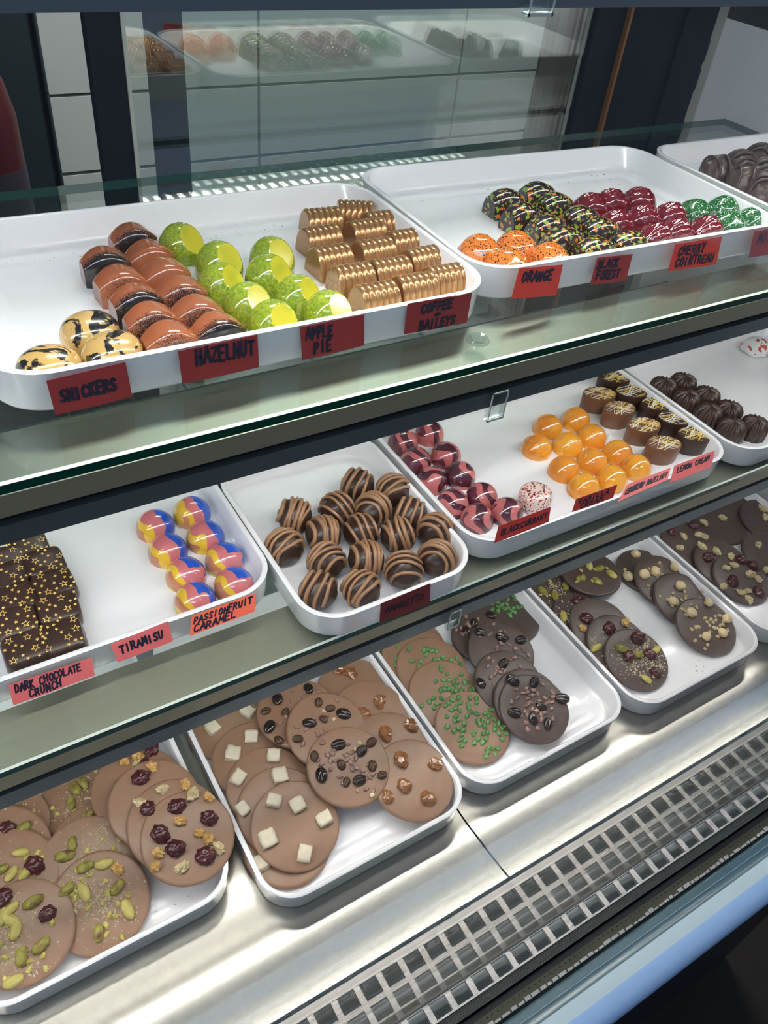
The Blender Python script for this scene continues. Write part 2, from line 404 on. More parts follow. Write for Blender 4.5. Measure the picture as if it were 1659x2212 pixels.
d1, zt = deck_panel(XL, .2888, 'brushed stainless deck panel under the two nearest disc trays, left of the seam')
d2, zt = deck_panel(.2904, XR - .001, 'brushed stainless deck panel right of the seam with a dark finger hole')
v, f = revolve([(.0115, 0), (.0118, .0006), (.0105, .0010), (.0100, -.0004), (.001, -.0006)], 28)
h = link('finger_hole', mk('finger_hole', v, f, True, 40), M_BLACK, d2)
hp = onz(1588, 1572, -.6475); h.location = (hp.x, hp.y, -.6480); h.rotation_euler = (radians(-9), 0, 0)
# air grille: long bars and cross bars (a pattern inside one casting)
mb = MB(); zg = -.6450
for y0, y1 in ((.1537, .1600), (.1375, .1415), (.1180, .1265), (.1052, .1066)): mb.box(XL, XR, y0, y1, zg - .004, zg)
x = .1621 - .0187 * 40
while x < XR - .02:
    if x > XL + .005: mb.box(x - .0048, x, .106, .155, zg - .0038, zg - .0001)
    x += .01872
o = mb.build('air_grille', M_GRILLE, None, False); o.location.z = CZ
tag(o, 'pale metal air grille with rows of square openings along the front', 'grille')

# ------------------------------------------------------------------ glass shelves with light bars
def shelf(zt, front, label, back, mled, beads, zb=None, barlabel=''):
    """glass sheet; under its front edge hangs the light bar"""
    s = empty('glass_shelf', (.17, .45, zt + CZ)); tag(s, label, 'glass shelf', 'glass shelves')
    off = (-.17, -.45, -zt)
    th = .0068
    mb = MB(); y0, y1, x0, x1 = front, back, XL + .02, .885
    prof = [(y0, zt - .0011), (y0 + .0014, zt), (y1, zt), (y1, zt - th), (y0 + .0006, zt - th), (y0, zt - th + .0006)]
    mb.prism_x(prof, x0, x1, 1, [2, 0, 1, 0, 1, 1])
    o = mb.build('glass_sheet', [M_SHELFGLASS, M_EDGE, M_CHAMF], s); o.location = off
    bar = empty('light_bar', (.17, front + .02, zt - .02 + CZ))
    tag(bar, barlabel, 'light bar', 'light bars under the shelf edges')
    boff = (-.17, -front - .02, -zt + .02)
    def B(name, prof, m, ms=None):
        mb = MB(); mb.prism_x([(front + a, zt + b) for a, b in prof], x0 + .002, x1 - .002, 0, ms)
        o = mb.build(name, m, bar); o.location = boff
    B('upper_channel', [(.0004, -.0072), (.048, -.0072), (.048, -.0082), (.030, -.0205), (.0012, -.0205), (.0004, -.0195)], [M_OLIVE, M_BARTOP_LIT if zt < -.3 else M_BARTOP], [1, 0, 0, 0, 0, 0])
    B('shadow_gap', [(.006, -.0205), (.028, -.0205), (.028, -.0255), (.006, -.0255)], [M_BLACK])
    B('lower_channel', [(.0008, -.0252), (.0300, -.0252), (.0300, -.0375), (.0250, -.0375), (.0250, -.0345), (.0075, -.0345), (.0065, -.0390), (.0008, -.0390)] if zt < -.3 else
      [(.0008, -.0250), (.0300, -.0250), (.0300, -.0350), (.0250, -.0350), (.0250, -.0320), (.0070, -.0320), (.0060, -.0362), (.0008, -.0362)], [M_STEEL])
    zl = -.0347 if zt < -.3 else (-.0368 if zt > -.1 else -.0322)
    mb = MB()
    n = int((x1 - x0 - .04) / .01667)
    for i in range(n):
        xx = x0 + .02 + i * .01667
        w = .0075 if beads else .0160
        mb.box(xx, xx + w, front + .012, front + .012 + (.0075 if beads else .0080), zt + zl - .0012, zt + zl)
    o = mb.build('led_strip', mled, bar); o.location = boff
    return s
shelf(-.0275, .312, 'uppermost glass shelf crossing just above the top trays', .645, M_LEDT, True, barlabel='grey light bar along the uppermost shelf edge at the top')
shelf(Z1, .312, 'upper glass shelf with green edge carrying the wide trays of coloured bonbons', .645, M_LEDM, False, barlabel='dark light bar under the green edge of the upper shelf')
shelf(Z2, .309, 'lower glass shelf with green edge carrying the truffle tray', .645, M_LEDL, False, barlabel='dark light bar under the lower shelf edge, above the discs')
# clear clips on the bars
def clip(x0, x1, z0, z1, y, label):
    mb = MB(); t = .0012
    mb.box(x0, x1, y - .004, y - .004 + t, z0, z1); mb.box(x0, x1, y - .004, y - .0002, z0, z0 + t); mb.box(x0, x1, y - .004, y + .003, z1 - t, z1)
    mb.box(x0, x0 + .0008, y - .0035, y - .0005, z0, z1); mb.box(x1 - .0008, x1, y - .0035, y - .0005, z0, z1)
    e = .0009
    for xa, xb, za, zb in ((x0, x0 + e, z0, z1), (x1 - e, x1, z0, z1), (x0, x1, z0, z0 + e * 1.6), (x0, x1, z1 - e, z1)): mb.box(xa, xb, y - .0046, y - .0040, za, zb, 1)  # pale bars paint the bright glints along the clear plastic edges
    o = mb.build('bar_clip', [M_CLEAR, mat('clip_edge_' + str(x0), (.55, .58, .55), .15)]); o.location.z = CZ; tag(o, label, 'clip', 'clear clips on the light bars')
clip(.2945, .3075, -.2890, -.2675, .3125, 'clear plastic clip on the bar above the pink and plum bonbons')
clip(.2985, .3100, -.4920, -.4715, .3095, 'clear plastic clip on the bar above the green-topped discs')
clip(.2660, .2800, -.0660, -.0500, .3125, 'clear plastic clip on the uppermost bar at the top edge')
# round clear bumper on the upper shelf
v, f = revolve([(.0002, .0004), (.0045, .0006), (.0048, .0022), (.0062, .0026), (.0070, .0014), (.0072, .0002), (.0001, .0001)], 28)
p = onz(1032, 737, Z1); o = link('glass_bumper', mk('glass_bumper', v, f, True, 40), M_CLEAR); o.location = up((p.x, p.y, Z1))
tag(o, 'small round clear bumper on the upper shelf glass below the coffee card', 'bumper')

# ------------------------------------------------------------------ trays
def tray(cx, cy, w, d, base, rz, label, group='white serving trays'):
    o = link('serving_tray', tray_mesh(w, d), WHITE); o.location = up((cx, cy, base)); o.rotation_euler = (0, 0, rz)
    tag(o, label, 'tray', group); return o
tray(.1745, .4475, .297, .187, Z1, radians(-.9), 'wide white tray of brown, green and gold bonbons, nearest on the upper shelf')
tray(.4745, .4590, .296, .187, Z1, radians(-2.2), 'wide white tray of orange, speckled, red and green bonbons on the upper shelf')
tray(.7520, .4420, .240, .187, Z1, radians(0), 'white tray of rough dark chocolates at the right end of the upper shelf')
tray(.0260, .4490, .300, .187, Z2, 0, 'white tray of star-printed squares and swirled domes on the lower shelf')
tray(.2495, .4000, .1435, .187, Z2, 0, 'narrow white tray heaped with drizzled truffles')
tray(.4775, .4130, .300, .187, Z2, radians(-.3), 'white tray of plum, orange and leaf-shaped bonbons on the lower shelf')
tray(.7600, .4065, .256, .187, Z2, radians(0), 'white tray of fluted dark cups at the right of the lower shelf')
tray(.0010, .3990, .189, .290, Z3, radians(0), 'white deck tray of pistachio and cranberry milk discs, nearest on the deck')
tray(.2035, .3690, .188, .290, Z3, radians(0), 'white deck tray of milk discs with white cubes, beans and caramel')
tray(.3960, .3735, .188, .290, Z3, radians(0), 'white deck tray of green-sprinkled milk discs and dark coffee discs')
tray(.5900, .3665, .188, .290, Z3, radians(0), 'white deck tray of dark pistachio and hazelnut discs')
tray(.7850, .3680, .188, .290, Z3, radians(0), 'white deck tray of dark cranberry discs at the right')
F1, F2, F3 = Z1 + .003, Z2 + .003, Z3 + .003

# ------------------------------------------------------------------ sweets: meshes
def dome_mesh(rx, ry, h, vb=.002, seg=48, rings=18, fn=None, facet=None, name='bonbon', sharp=35, p=2.0):
    R = [[(0.985 * rx * cos(2 * pi * k / seg), .985 * ry * sin(2 * pi * k / seg), 0) for k in range(seg)]]
    for i in range(rings):
        t = i / (rings - 1) * (pi / 2) * .985
        c = cos(t) ** (2 / p); s_ = sin(t) ** (2 / p)
        R.append([(rx * c * cos(2 * pi * k / seg), ry * c * sin(2 * pi * k / seg), vb + (h - vb) * s_) for k in range(seg)])
    v, f = loft(R)
    v = [Vector(q) for q in v]
    if fn: v = [fn(q) for q in v]
    if facet:
        for n, d in facet:
            n = Vector(n).normalized()
            for q in v:
                e = n.dot(q) - d
                if e > 0: q -= n * e
                if q.z < 0: q.z = 0
    return mk(name, v, f, True, sharp)
def loaf_mesh(L, W, H, ribs=0, barrel=0.0, flat=.35, name='bonbon', sharp=38, nx=41):
    """half-round loaf lying along x; ribs round it, or a swelling barrel"""
    rings = []; m = 22
    xs = []
    for i in range(nx): xs.append(-L / 2 + L * i / (nx - 1))
    secs = [(-L / 2, .90)] + [(x, None) for x in xs] + [(L / 2, .90)]
    for x, ov in secs:
        u = 2 * x / L
        s_ = 1 - barrel * u * u
        if ribs:
            ph = (u + 1) / 2 * ribs; s_ *= .93 + .07 * abs(sin(pi * ph)) ** .6
        if ov: s_ *= ov
        ring = []
        for k in range(m):
            a = pi * k / (m - 1); y = cos(a); z = sin(a)
            y = math.copysign(abs(y) ** (1 - flat), y)
            ring.append((x, y * W / 2 * (s_ if k not in (0, m - 1) else s_), z * H * s_))
        rings.append(ring)
    v, f = loft(rings)
    return mk(name, v, f, True, sharp)
def lumpy(r, amp, sc, seed, sub=4, sx=1, sy=1, sz=1, name='lump', sharp=None, cutz=None):
    bm = bmesh.new(); bmesh.ops.create_icosphere(bm, subdivisions=sub, radius=1)
    for v_ in bm.verts:
        n = noise.noise(v_.co * sc + Vector((seed * 3.1, seed * 1.7, 0)))
        v_.co = v_.co * (1 + amp * n); v_.co = Vector((v_.co.x * r * sx, v_.co.y * r * sy, v_.co.z * r * sz))
        if cutz is not None and v_.co.z < cutz: v_.co.z = cutz
    me = bpy.data.meshes.new(name); bm.to_mesh(me); bm.free()
    if sharp != 0:
        me.polygons.foreach_set('use_smooth', [True] * len(me.polygons))
        if sharp: me.set_sharp_from_angle(angle=radians(sharp))
    return me

ORD = ['front', 'second from the front', 'third from the front', 'fourth from the front', 'fifth from the front', 'sixth from the front', 'seventh from the front']
def put_columns(name, cat, desc, group, cols, zf, hc, meshes, mats, rz=0.0, jit=6, colnames=None, rzf=None, seed=1):
    """cols: files of sweets, each listed from the back to the front as seen centres in the photo"""
    rnd = random.Random(seed); objs = []; n = 0
    cn = colnames or {1: ['only file'], 2: ['left file', 'right file'], 3: ['left file', 'middle file', 'right file']}[len(cols)]
    protos = [link(name, me, mats) for me in meshes]; used = set()
    for ci, c in enumerate(cols):
        for i, q in enumerate(c):
            p = onz(q[0], q[1], zf + hc)
            k = n % len(protos); o = protos[k] if k not in used else protos[k].copy()
            if k in used: COL.objects.link(o)
            used.add(k); n += 1
            dz = q[3] if len(q) > 3 else 0
            o.location = up((p.x, p.y, zf + .0002 + dz)); a = (q[2] if len(q) > 2 else 0)
            o.rotation_euler = (0, 0, rz + radians(a + rnd.uniform(-jit, jit)))
            where = ORD[len(c) - 1 - i] + ' in the ' + cn[ci]
            tag(o, desc + ', ' + where, cat, group); objs.append(o)
    return objs

# gold and black oval domes
M_GOLDBLK = noisy('gold_marbled_black', [(0, (.012, .010, .010)), (.42, (.10, .07, .025)), (.44, (.60, .38, .13)), (1, (.66, .43, .16))], 48, 5, 2.2, True, .22, .7, .15, rnd=1)
me = dome_mesh(.0165, .0145, .0185, .007, p=2.3, name='oval_bonbon')
for (px, py, a, lab) in ((105, 788, 10, 'gold oval bonbon with little black marbling, nearest the tray corner'), (193, 712, 25, 'tall black oval bonbon with gold streaks, behind the other two gold ones'), (243, 757, 15, 'gold oval bonbon with bold black streak beside the copper loaves')):
    p = onz(px, py, F1 + .010); o = link('oval_bonbon', me, M_GOLDBLK); o.location = up((p.x, p.y, F1 + .0002)); o.rotation_euler = (0, 0, radians(a))
    tag(o, lab, 'bonbon', 'gold and black oval bonbons')
# copper loaves
def copper():
    m, t, b = newmat('copper_to_black_spray')
    tc = t.nodes.new('ShaderNodeTexCoord'); sp = t.nodes.new('ShaderNodeSeparateXYZ'); t.links.new(tc.outputs['Object'], sp.inputs[0])
    n = t.nodes.new('ShaderNodeTexNoise'); n.inputs['Scale'].default_value = 2000; n.inputs['Detail'].default_value = 3
    t.links.new(vecnode(t), n.inputs['Vector'])
    oi = t.nodes.new('ShaderNodeObjectInfo')
    a = t.nodes.new('ShaderNodeMath'); a.operation = 'MULTIPLY_ADD'; a.inputs[1].default_value = -42.0; t.links.new(sp.outputs['Y'], a.inputs[0])
    r = t.nodes.new('ShaderNodeMath'); r.operation = 'MULTIPLY_ADD'; r.inputs[1].default_value = .9; r.inputs[2].default_value = -.98; t.links.new(oi.outputs['Random'], r.inputs[0])
    t.links.new(r.outputs[0], a.inputs[2])
    c = t.nodes.new('ShaderNodeMath'); c.operation = 'MULTIPLY_ADD'; c.inputs[1].default_value = .9; t.links.new(n.outputs['Fac'], c.inputs[0]); t.links.new(a.outputs[0], c.inputs[2])
    t.links.new(ramp(t, c.outputs[0], [(0, (.33, .095, .035)), (.44, (.36, .11, .045)), (.56, (.014, .010, .010)), (1, (.010, .008, .010))], False), b.inputs['Base Color'])
    b.inputs['Roughness'].default_value = .2; b.inputs['Coat Weight'].default_value = .6; b.inputs['Coat Roughness'].default_value = .06
    return m
M_COPPER = copper()
hz = loaf_mesh(.0285, .0240, .0200, barrel=.36, flat=.66, name='loaf_bonbon')
put_columns('loaf_bonbon', 'bonbon', 'copper and black sprayed arched bonbon', 'copper arched bonbons',
            [[(228, 576), (260, 617), (296, 659), (327, 700), (366, 742)], [(288, 523), (323, 561), (357, 600), (392, 641), (426, 684), (470, 722)]],
            F1, .009, [hz], M_COPPER, rz=0, jit=4)
# apple domes
M_APPLE = noisy('green_yellow_gloss', [(0, (.20, .34, .02)), (.42, (.34, .44, .03)), (.55, (.58, .56, .04)), (1, (.66, .60, .05))], 70, 4, .6, False, .14, .8, sss=.15)
def apple_mat():
    m, t, b = newmat('green_shell_yellow_facet')
    tc = t.nodes.new('ShaderNodeTexCoord')
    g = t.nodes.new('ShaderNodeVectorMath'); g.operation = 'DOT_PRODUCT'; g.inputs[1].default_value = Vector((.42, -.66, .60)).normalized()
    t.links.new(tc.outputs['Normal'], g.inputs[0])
    n = t.nodes.new('ShaderNodeTexNoise'); n.inputs['Scale'].default_value = 620; n.inputs['Detail'].default_value = 4
    t.links.new(vecnode(t), n.inputs['Vector'])
    n2 = t.nodes.new('ShaderNodeTexNoise'); n2.inputs['Scale'].default_value = 60
    t.links.new(vecnode(t), n2.inputs['Vector'])
    sh = ramp(t, n.outputs['Fac'], [(.30, (.14, .24, .014)), (.47, (.24, .34, .02)), (.60, (.36, .40, .03)), (1, (.42, .44, .04))], False)
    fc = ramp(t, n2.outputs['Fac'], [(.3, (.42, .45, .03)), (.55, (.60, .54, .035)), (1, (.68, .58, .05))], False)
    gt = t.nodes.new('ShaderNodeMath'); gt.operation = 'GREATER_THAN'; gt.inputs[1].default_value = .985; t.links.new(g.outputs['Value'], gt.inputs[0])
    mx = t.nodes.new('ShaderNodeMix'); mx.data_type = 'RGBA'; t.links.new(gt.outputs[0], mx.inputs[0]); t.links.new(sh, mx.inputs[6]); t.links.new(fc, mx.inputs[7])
    t.links.new(mx.outputs[2], b.inputs['Base Color'])
    b.inputs['Roughness'].default_value = .14; b.inputs['Coat Weight'].default_value = .8; b.inputs['Coat Roughness'].default_value = .04
    return m
ap = dome_mesh(.0152, .0152, .0225, .004, facet=[((.42, -.66, .60), .0158)], name='dome_bonbon', sharp=14, p=2.15, seg=64, rings=26)
put_columns('dome_bonbon', 'bonbon', 'yellow-green dome bonbon with a flat facet', 'yellow-green faceted domes',
            [[(391, 523, 5), (473, 563, -4), (478, 612, 8), (535, 655, 0), (590, 694, -10)], [(587, 552, -12), (581, 592, 4), (643, 638, 6), (709, 672, 0)]],
            F1, .0105, [ap], apple_mat(), rz=0, jit=3)
# gold ribbed loaves
M_GOLD = noisy('gold_lustre', [(0, (.36, .17, .07)), (1, (.54, .31, .125))], 300, 3, 0, False, .24, .35, .6, bump=.05)
gl = loaf_mesh(.0262, .0245, .0190, ribs=6, flat=.15, name='ribbed_bonbon', sharp=30, nx=61)
put_columns('ribbed_bonbon', 'bonbon', 'gold ribbed barrel bonbon', 'gold ribbed barrel bonbons',
            [[(695, 480, -3), (692, 520), (714, 563), (760, 604), (811, 645)], [(767, 463, -22), (789, 505), (808, 548), (841, 590), (895, 625)], [(824, 486, -6), (875, 527), (912, 566), (959, 605)]],
            F1, .009, [gl], M_GOLD, rz=0, jit=3)
# orange gems
def gem_mesh(r, h, sides, seed, name='gem_bonbon', bev=.0012):
    rnd = random.Random(seed); bm = bmesh.new(); rings = []
    for i, (rr, z) in enumerate(((1.0, 0), (1.04, .28), (.80, .72), (.34, .97))):
        rings.append([bm.verts.new((r * rr * cos(2 * pi * (k + .5 * (i % 2)) / sides), r * rr * sin(2 * pi * (k + .5 * (i % 2)) / sides), h * z)) for k in range(sides)])
    bm.faces.new(rings[0])
    for i in range(3):
        for k in range(sides):
            a, b_ = rings[i][k], rings[i][(k + 1) % sides]
            c, d = rings[i + 1][k], rings[i + 1][(k + 1) % sides]
            if i % 2 == 0: bm.faces.new((a, b_, c)); bm.faces.new((b_, d, c))
            else: bm.faces.new((a, b_, d)); bm.faces.new((a, d, c))
    bm.faces.new(rings[3])
    bmesh.ops.recalc_face_normals(bm, faces=bm.faces)
    bmesh.ops.bevel(bm, geom=[e for e in bm.edges], offset=bev, segments=3, affect='EDGES', profile=.6)
    me = bpy.data.meshes.new(name); bm.to_mesh(me); bm.free()
    me.polygons.foreach_set('use_smooth', [True] * len(me.polygons)); me.set_sharp_from_angle(angle=radians(60)); return me
M_ORANGE = speckled('orange_black_specks', (.72, .20, .025), [(.03, .015, .01), (.03, .015, .01)], [520, 900], [.22, .16])
put_columns('gem_bonbon', 'bonbon', 'orange black-flecked gem-cut bonbon', 'orange gem-cut bonbons',
            [[(1036, 543, 10), (1095, 572, 20)], [(1114, 535, 35), (1186, 561, 5)]], F1, .009, [gem_mesh(.0165, .0205, 7, 1)], M_ORANGE, jit=15)
# black forest
M_SPECK = speckled('dark_with_green_orange_specks', (.028, .012, .008), [(.26, .38, .05), (.70, .22, .04)], [250, 230], [.31, .20])
bf = loaf_mesh(.0290, .0235, .0200, barrel=.24, flat=.42, name='speckled_bonbon')
put_columns('speckled_bonbon', 'bonbon', 'dark arched bonbon with green and orange specks', 'dark speckled arched bonbons',
            [[(1090, 440), (1126, 471), (1179, 497), (1215, 524), (1282, 546)], [(1158, 424), (1196, 448), (1251, 477), (1293, 504), (1356, 532)]],
            F1, .009, [bf], M_SPECK, jit=5)
# cherry pods
def podfn(q):
    a = math.atan2(q.z, q.y); w = 1 + .075 * abs(sin(5 * a + 30 * q.x)) * (1 - (q.x / .017) ** 2) + .05 * noise.noise(q * 420)
    return Vector((q.x, q.y * w, q.z * w))
M_RED = noisy('deep_red_gloss', [(0, (.11, .002, .006)), (1, (.20, .004, .011))], 60, 3, 0, False, .13, .7)
pd = dome_mesh(.0160, .0125, .0195, .003, fn=podfn, name='pod_bonbon', sharp=None, p=2.1, seg=72, rings=24)
put_columns('pod_bonbon', 'bonbon', 'glossy red ridged pod bonbon', 'red ridged pod bonbons',
            [[(1274, 449, -25), (1331, 486, -25), (1415, 514, -10)], [(1318, 440, -25), (1388, 475, -25), (1461, 505, -15)], [(1379, 436, -50), (1447, 469, -20), (1525, 498, -5)]],
            F1, .009, [pd], M_RED, jit=6)
M_MINT = speckled('green_white_specks', (.012, .12, .018), [(.8, .85, .8), (.8, .85, .8)], [430, 750], [.12, .10])
put_columns('gem_bonbon', 'bonbon', 'green white-flecked gem-cut bonbon', 'green gem-cut bonbons',
            [[(1502, 461, 10)], [(1563, 453, 35), (1573, 488, 5)], [(1627, 478, 20)]], F1, .009, [gem_mesh(.0165, .0200, 7, 2)], M_MINT, jit=12)
# rough dark chocolates, third tray
M_DARK = noisy('dark_chocolate', [(0, (.030, .014, .009)), (1, (.060, .028, .018))], 55, 3, 0, False, .36, .12, bump=.15)
M_DARKR = noisy('dark_chocolate_dull', [(0, (.050, .030, .024)), (1, (.085, .052, .040))], 45, 3, 0, False, .40, .10, bump=.2)
M_MILK = noisy('milk_chocolate_drizzle', [(0, (.31, .165, .085)), (1, (.40, .22, .115))], 80, 2, 0, False, .38, .15)
def drizzle(rad, seed, nb, name='chocolate_drizzle', tr=.00145, arc=125, cz=0.0):
    rnd = random.Random(seed); mb = MB()
    az = rnd.uniform(0, pi); tl = rnd.uniform(-.25, .25)
    n = Vector((cos(az) * cos(tl), sin(az) * cos(tl), sin(tl))); u = n.cross(Vector((0, 0, 1))).normalized(); w = u.cross(n).normalized()
    if w.z < 0: w = -w
    for i in range(nb):
        d = -.78 + 1.56 * (i + .5) / nb + rnd.uniform(-.08, .08); c0 = rnd.uniform(-.12, .12); amp = rnd.uniform(.02, .10); ph = rnd.uniform(0, 6)
        pts = []; a0 = radians(arc * rnd.uniform(.75, 1.0)); a1 = radians(arc * rnd.uniform(.75, 1.0))
        for k in range(23):
            a = -a0 + (a0 + a1) * k / 22; dd = max(-.95, min(.95, d + amp * sin(2.2 * a + ph) + c0 * a * .3)); rr = math.sqrt(1 - dd * dd)
            q = (n * dd + (w * cos(a) + u * sin(a)) * rr) * (rad * 1.0)
            if q.z < -rad * .80: continue
            pts.append(q)
        if len(pts) > 4: tube(mb, pts, tr * rnd.uniform(.85, 1.25), 8)
    me = mk(name, mb.v, mb.f, True)
    return me
def truffle_protos(n, rad, mbody, mdriz, nb, amp=.09, name='drizzled_truffle', seed0=3):
    out = []
    for s_ in range(n):
        body = lumpy(rad, amp, 2.1, s_ + seed0, 4, 1, 1, .97, name, None, -rad * .86)
        dz = drizzle(rad * 1.035, s_ * 7 + seed0, nb + (s_ % 3)) if nb else None
        out.append((body, dz))
    return out
def put_truffles(items, protos, zf, rad, mbody, mdriz, name, cat, desc, group, seed=1, hcf=.95):
    rnd = random.Random(seed); first = {}
    for i, (px, py, wh) in enumerate(items):
        p = onz(px, py, zf + rad * hcf); k = i % len(protos)
        if k not in first:
            o = link(name, protos[k][0], mbody)
            if protos[k][1]: link('chocolate_drizzle', protos[k][1], mdriz, o)
            first[k] = o
        else:
            o = first[k].copy(); COL.objects.link(o)
            for ch in first[k].children:
                c = ch.copy(); COL.objects.link(c); c.parent = o
        o.location = up((p.x, p.y, zf + rad * .86 + .0003)); o.rotation_euler = (0, 0, rnd.uniform(0, 2 * pi))
        tag(o, desc + ', ' + wh, cat, group)
rough_p = truffle_protos(3, .0150, M_DARKR, M_DARKR, 2, .22, 'rough_chocolate', 11)
put_truffles([(1546, 371, 'leftmost'), (1598, 362, 'second in the back row'), (1640, 346, 'rearmost at the photo edge'), (1604, 396, 'front, touching the leftmost'),
              (1650, 380, 'at the photo edge, middle height'), (1651, 415, 'lowest at the photo edge')],
             rough_p, F1, .0150, M_DARKR, M_DARKR, 'rough_chocolate', 'chocolate', 'rough dull dark chocolate in the third upper tray', 'rough dark chocolates', 4)

# ------------------------------------------------------------------ lower shelf sweets
# star-printed squares
def star(mb, cx, cy, r, a0, z, outline, m):
    pts = [(cx + (r if k % 2 == 0 else r * .42) * cos(a0 + pi * k / 5), cy + (r if k % 2 == 0 else r * .42) * sin(a0 + pi * k / 5), z) for k in range(10)]
    if outline:
        q = [(cx + (x - cx) * .66, cy + (y - cy) * .66, z) for x, y, _ in pts]
        mb.add(pts + q, [(k, (k + 1) % 10, 10 + (k + 1) % 10, 10 + k) for k in range(10)], m)
    else: mb.add(pts + [(cx, cy, z)], [(k, (k + 1) % 10, 10) for k in range(10)], m)
def star_square(seed):
    rnd = random.Random(seed); mb = MB(); w, d, h = .0280, .0250, .0165
    prof = [(-.0012, 0), (0, .0012), (0, .006), (-.0004, h - .003), (-.0012, h - .0010), (-.0030, h), (-.0080, h + .0004)]
    rings = []
    for o_, z in prof: rings.append([(x + .0006 * noise.noise(Vector((x * 150, y * 150, z * 200 + seed))), y + .0006 * noise.noise(Vector((x * 150, y * 150, z * 200 + seed + 9))), z) for x, y in rrect(w + 2 * o_, d + 2 * o_, max(.006 + o_, .002), 6)])
    v, f = loft(rings); mb.add(v, f, 0)
    pts = []; t = 0
    while len(pts) < 16 and t < 900:
        t += 1; big = len(pts) < 4; r = .0030 if big else .0014
        x, y = rnd.uniform(-w / 2 + r, w / 2 - r) * .97, rnd.uniform(-d / 2 + r, d / 2 - r) * .97
        if all((x - a) ** 2 + (y - b) ** 2 > (r + c + .0008) ** 2 for a, b, c in pts): pts.append((x, y, r))
    for x, y, r in pts: star(mb, x, y, r, rnd.uniform(0, 6), h + .0006 if max(abs(x) / w, abs(y) / d) < .40 else h + .0003, r > .002, 1)
    me = mk('star_square', mb.v, mb.f, True, 40, mb.m)
    return me
M_STARGOLD = mat('gold_print', (.80, .55, .16), .35)
put_columns('star_square', 'chocolate', 'dark square chocolate printed with gold stars', 'gold-star dark squares',
            [[(18, 1205), (14, 1243), (32, 1288), (34, 1338), (52, 1395)], [(62, 1178), (92, 1212), (114, 1257), (122, 1308), (134, 1368)]],
            F2, .0165, [star_square(s_) for s_ in (1, 2, 3, 4)], [M_DARK, M_STARGOLD], jit=5, rz=0, colnames=['left file', 'right file'])
for o in [x for x in COL.objects if x.name.startswith('star_square')]:
    rr = random.Random(o.name); o.rotation_euler.x = radians(rr.uniform(5, 11)); o.rotation_euler.y = radians(rr.uniform(-3, 3)); o.location.z += .0026
# swirled domes
PINK, BLU, YEL = (.60, .16, .17), (.015, .085, .52), (.80, .50, .03)
M_SWIRL = banded('pink_yellow_blue_swirl', [(0, (.56, .22, .10)), (.16, YEL), (.34, PINK), (.68, BLU), (1, BLU)], (.92, .20, .34), .036, .8, 60, rnd=.012)
sw = dome_mesh(.0148, .0148, .0180, .003, p=2.1)
put_columns('dome_bonbon', 'bonbon', 'pink, yellow and blue swirled dome bonbon', 'swirled dome bonbons',
            [[(335, 1130), (362, 1183), (401, 1235), (421, 1290)], [(414, 1101), (443, 1154), (485, 1203), (505, 1257)]], F2, .0085, [sw], M_SWIRL, jit=6)
# truffles in a heap
TR = .0140
tp = truffle_protos(5, TR, M_DARK, M_MILK, 4)
put_truffles([(772, 1047, 'rearmost'), (850, 1059, 'rear right beside the tray side'), (636, 1113, 'far left in the back'), (728, 1100, 'left of the undrizzled-looking one'),
              (806, 1100, 'mostly bare, amid the back ones'), (886, 1110, 'third down the right edge'), (615, 1180, 'leftmost, set apart'), (698, 1153, 'just right of the leftmost pair'),
              (780, 1147, 'centre of the heap'), (860, 1156, 'right of the centre one'), (941, 1146, 'rightmost, against the tray side'), (705, 1212, 'behind the front left one'),
              (791, 1208, 'low centre with rings round its top'), (872, 1230, 'front right with bare face'), (944, 1206, 'right front, above the card'),
              (687, 1275, 'front left with level stripes'), (780, 1272, 'front centre with upright stripes')],
             tp, F2, TR, M_DARK, M_MILK, 'drizzled_truffle', 'truffle', 'dark truffle with milk drizzle', 'drizzled truffles', 8)
# plum and pink domes
M_PLUM = banded('plum_pink_marble', [(0, (.12, .02, .04)), (.20, (.50, .13, .13)), (.42, (.08, .015, .03)), (.66, (.54, .15, .15)), (.84, (.10, .02, .04)), (1, (.09, .02, .045))], (.8, .2, .3), .040, 1.1, 50, rnd=.6)
put_columns('dome_bonbon', 'bonbon', 'plum and pink marbled dome bonbon', 'plum and pink domes',
            [[(871, 950), (899, 990), (934, 1033), (979, 1083), (1032, 1114)], [(928, 931), (964, 979), (995, 1022), (1042, 1068), (1096, 1101)]], F2, .0085, [dome_mesh(.0142, .0142, .0180, .003, p=2.1)], M_PLUM, jit=15)
# pale speckled square bonbon
M_PALE = speckled('cream_red_specks', (.80, .62, .55), [(.50, .02, .02), (.08, .02, .02)], [420, 420], [.30, .24])
p = onz(1156, 1074, F2 + .009); o = link('cushion_bonbon', dome_mesh(.0150, .0145, .0185, .008, p=3.2, name='cushion_bonbon'), M_PALE)
o.location = up((p.x, p.y, F2 + .0002)); o.rotation_euler = (0, 0, .5); tag(o, 'pale pink cushion-shaped bonbon with red specks, alone beside the plum domes', 'bonbon')
M_ORG = noisy('orange_yellow_blush', [(.2, (.78, .24, .02)), (.5, (.84, .36, .025)), (.8, (.88, .47, .04))], 28, 1, 0, False, .14, .8, rnd=1, sss=.2)
put_columns('dome_bonbon', 'bonbon', 'plain glossy orange-yellow dome bonbon', 'orange-yellow domes',
            [[(1161, 961), (1220, 1009), (1263, 1047)], [(1185, 917), (1228, 956), (1281, 992), (1323, 1029)], [(1245, 902), (1280, 939), (1336, 974), (1376, 1005)]],
            F2, .0085, [dome_mesh(.0146, .0146, .0180, .002, p=2.05)], M_ORG, jit=10)
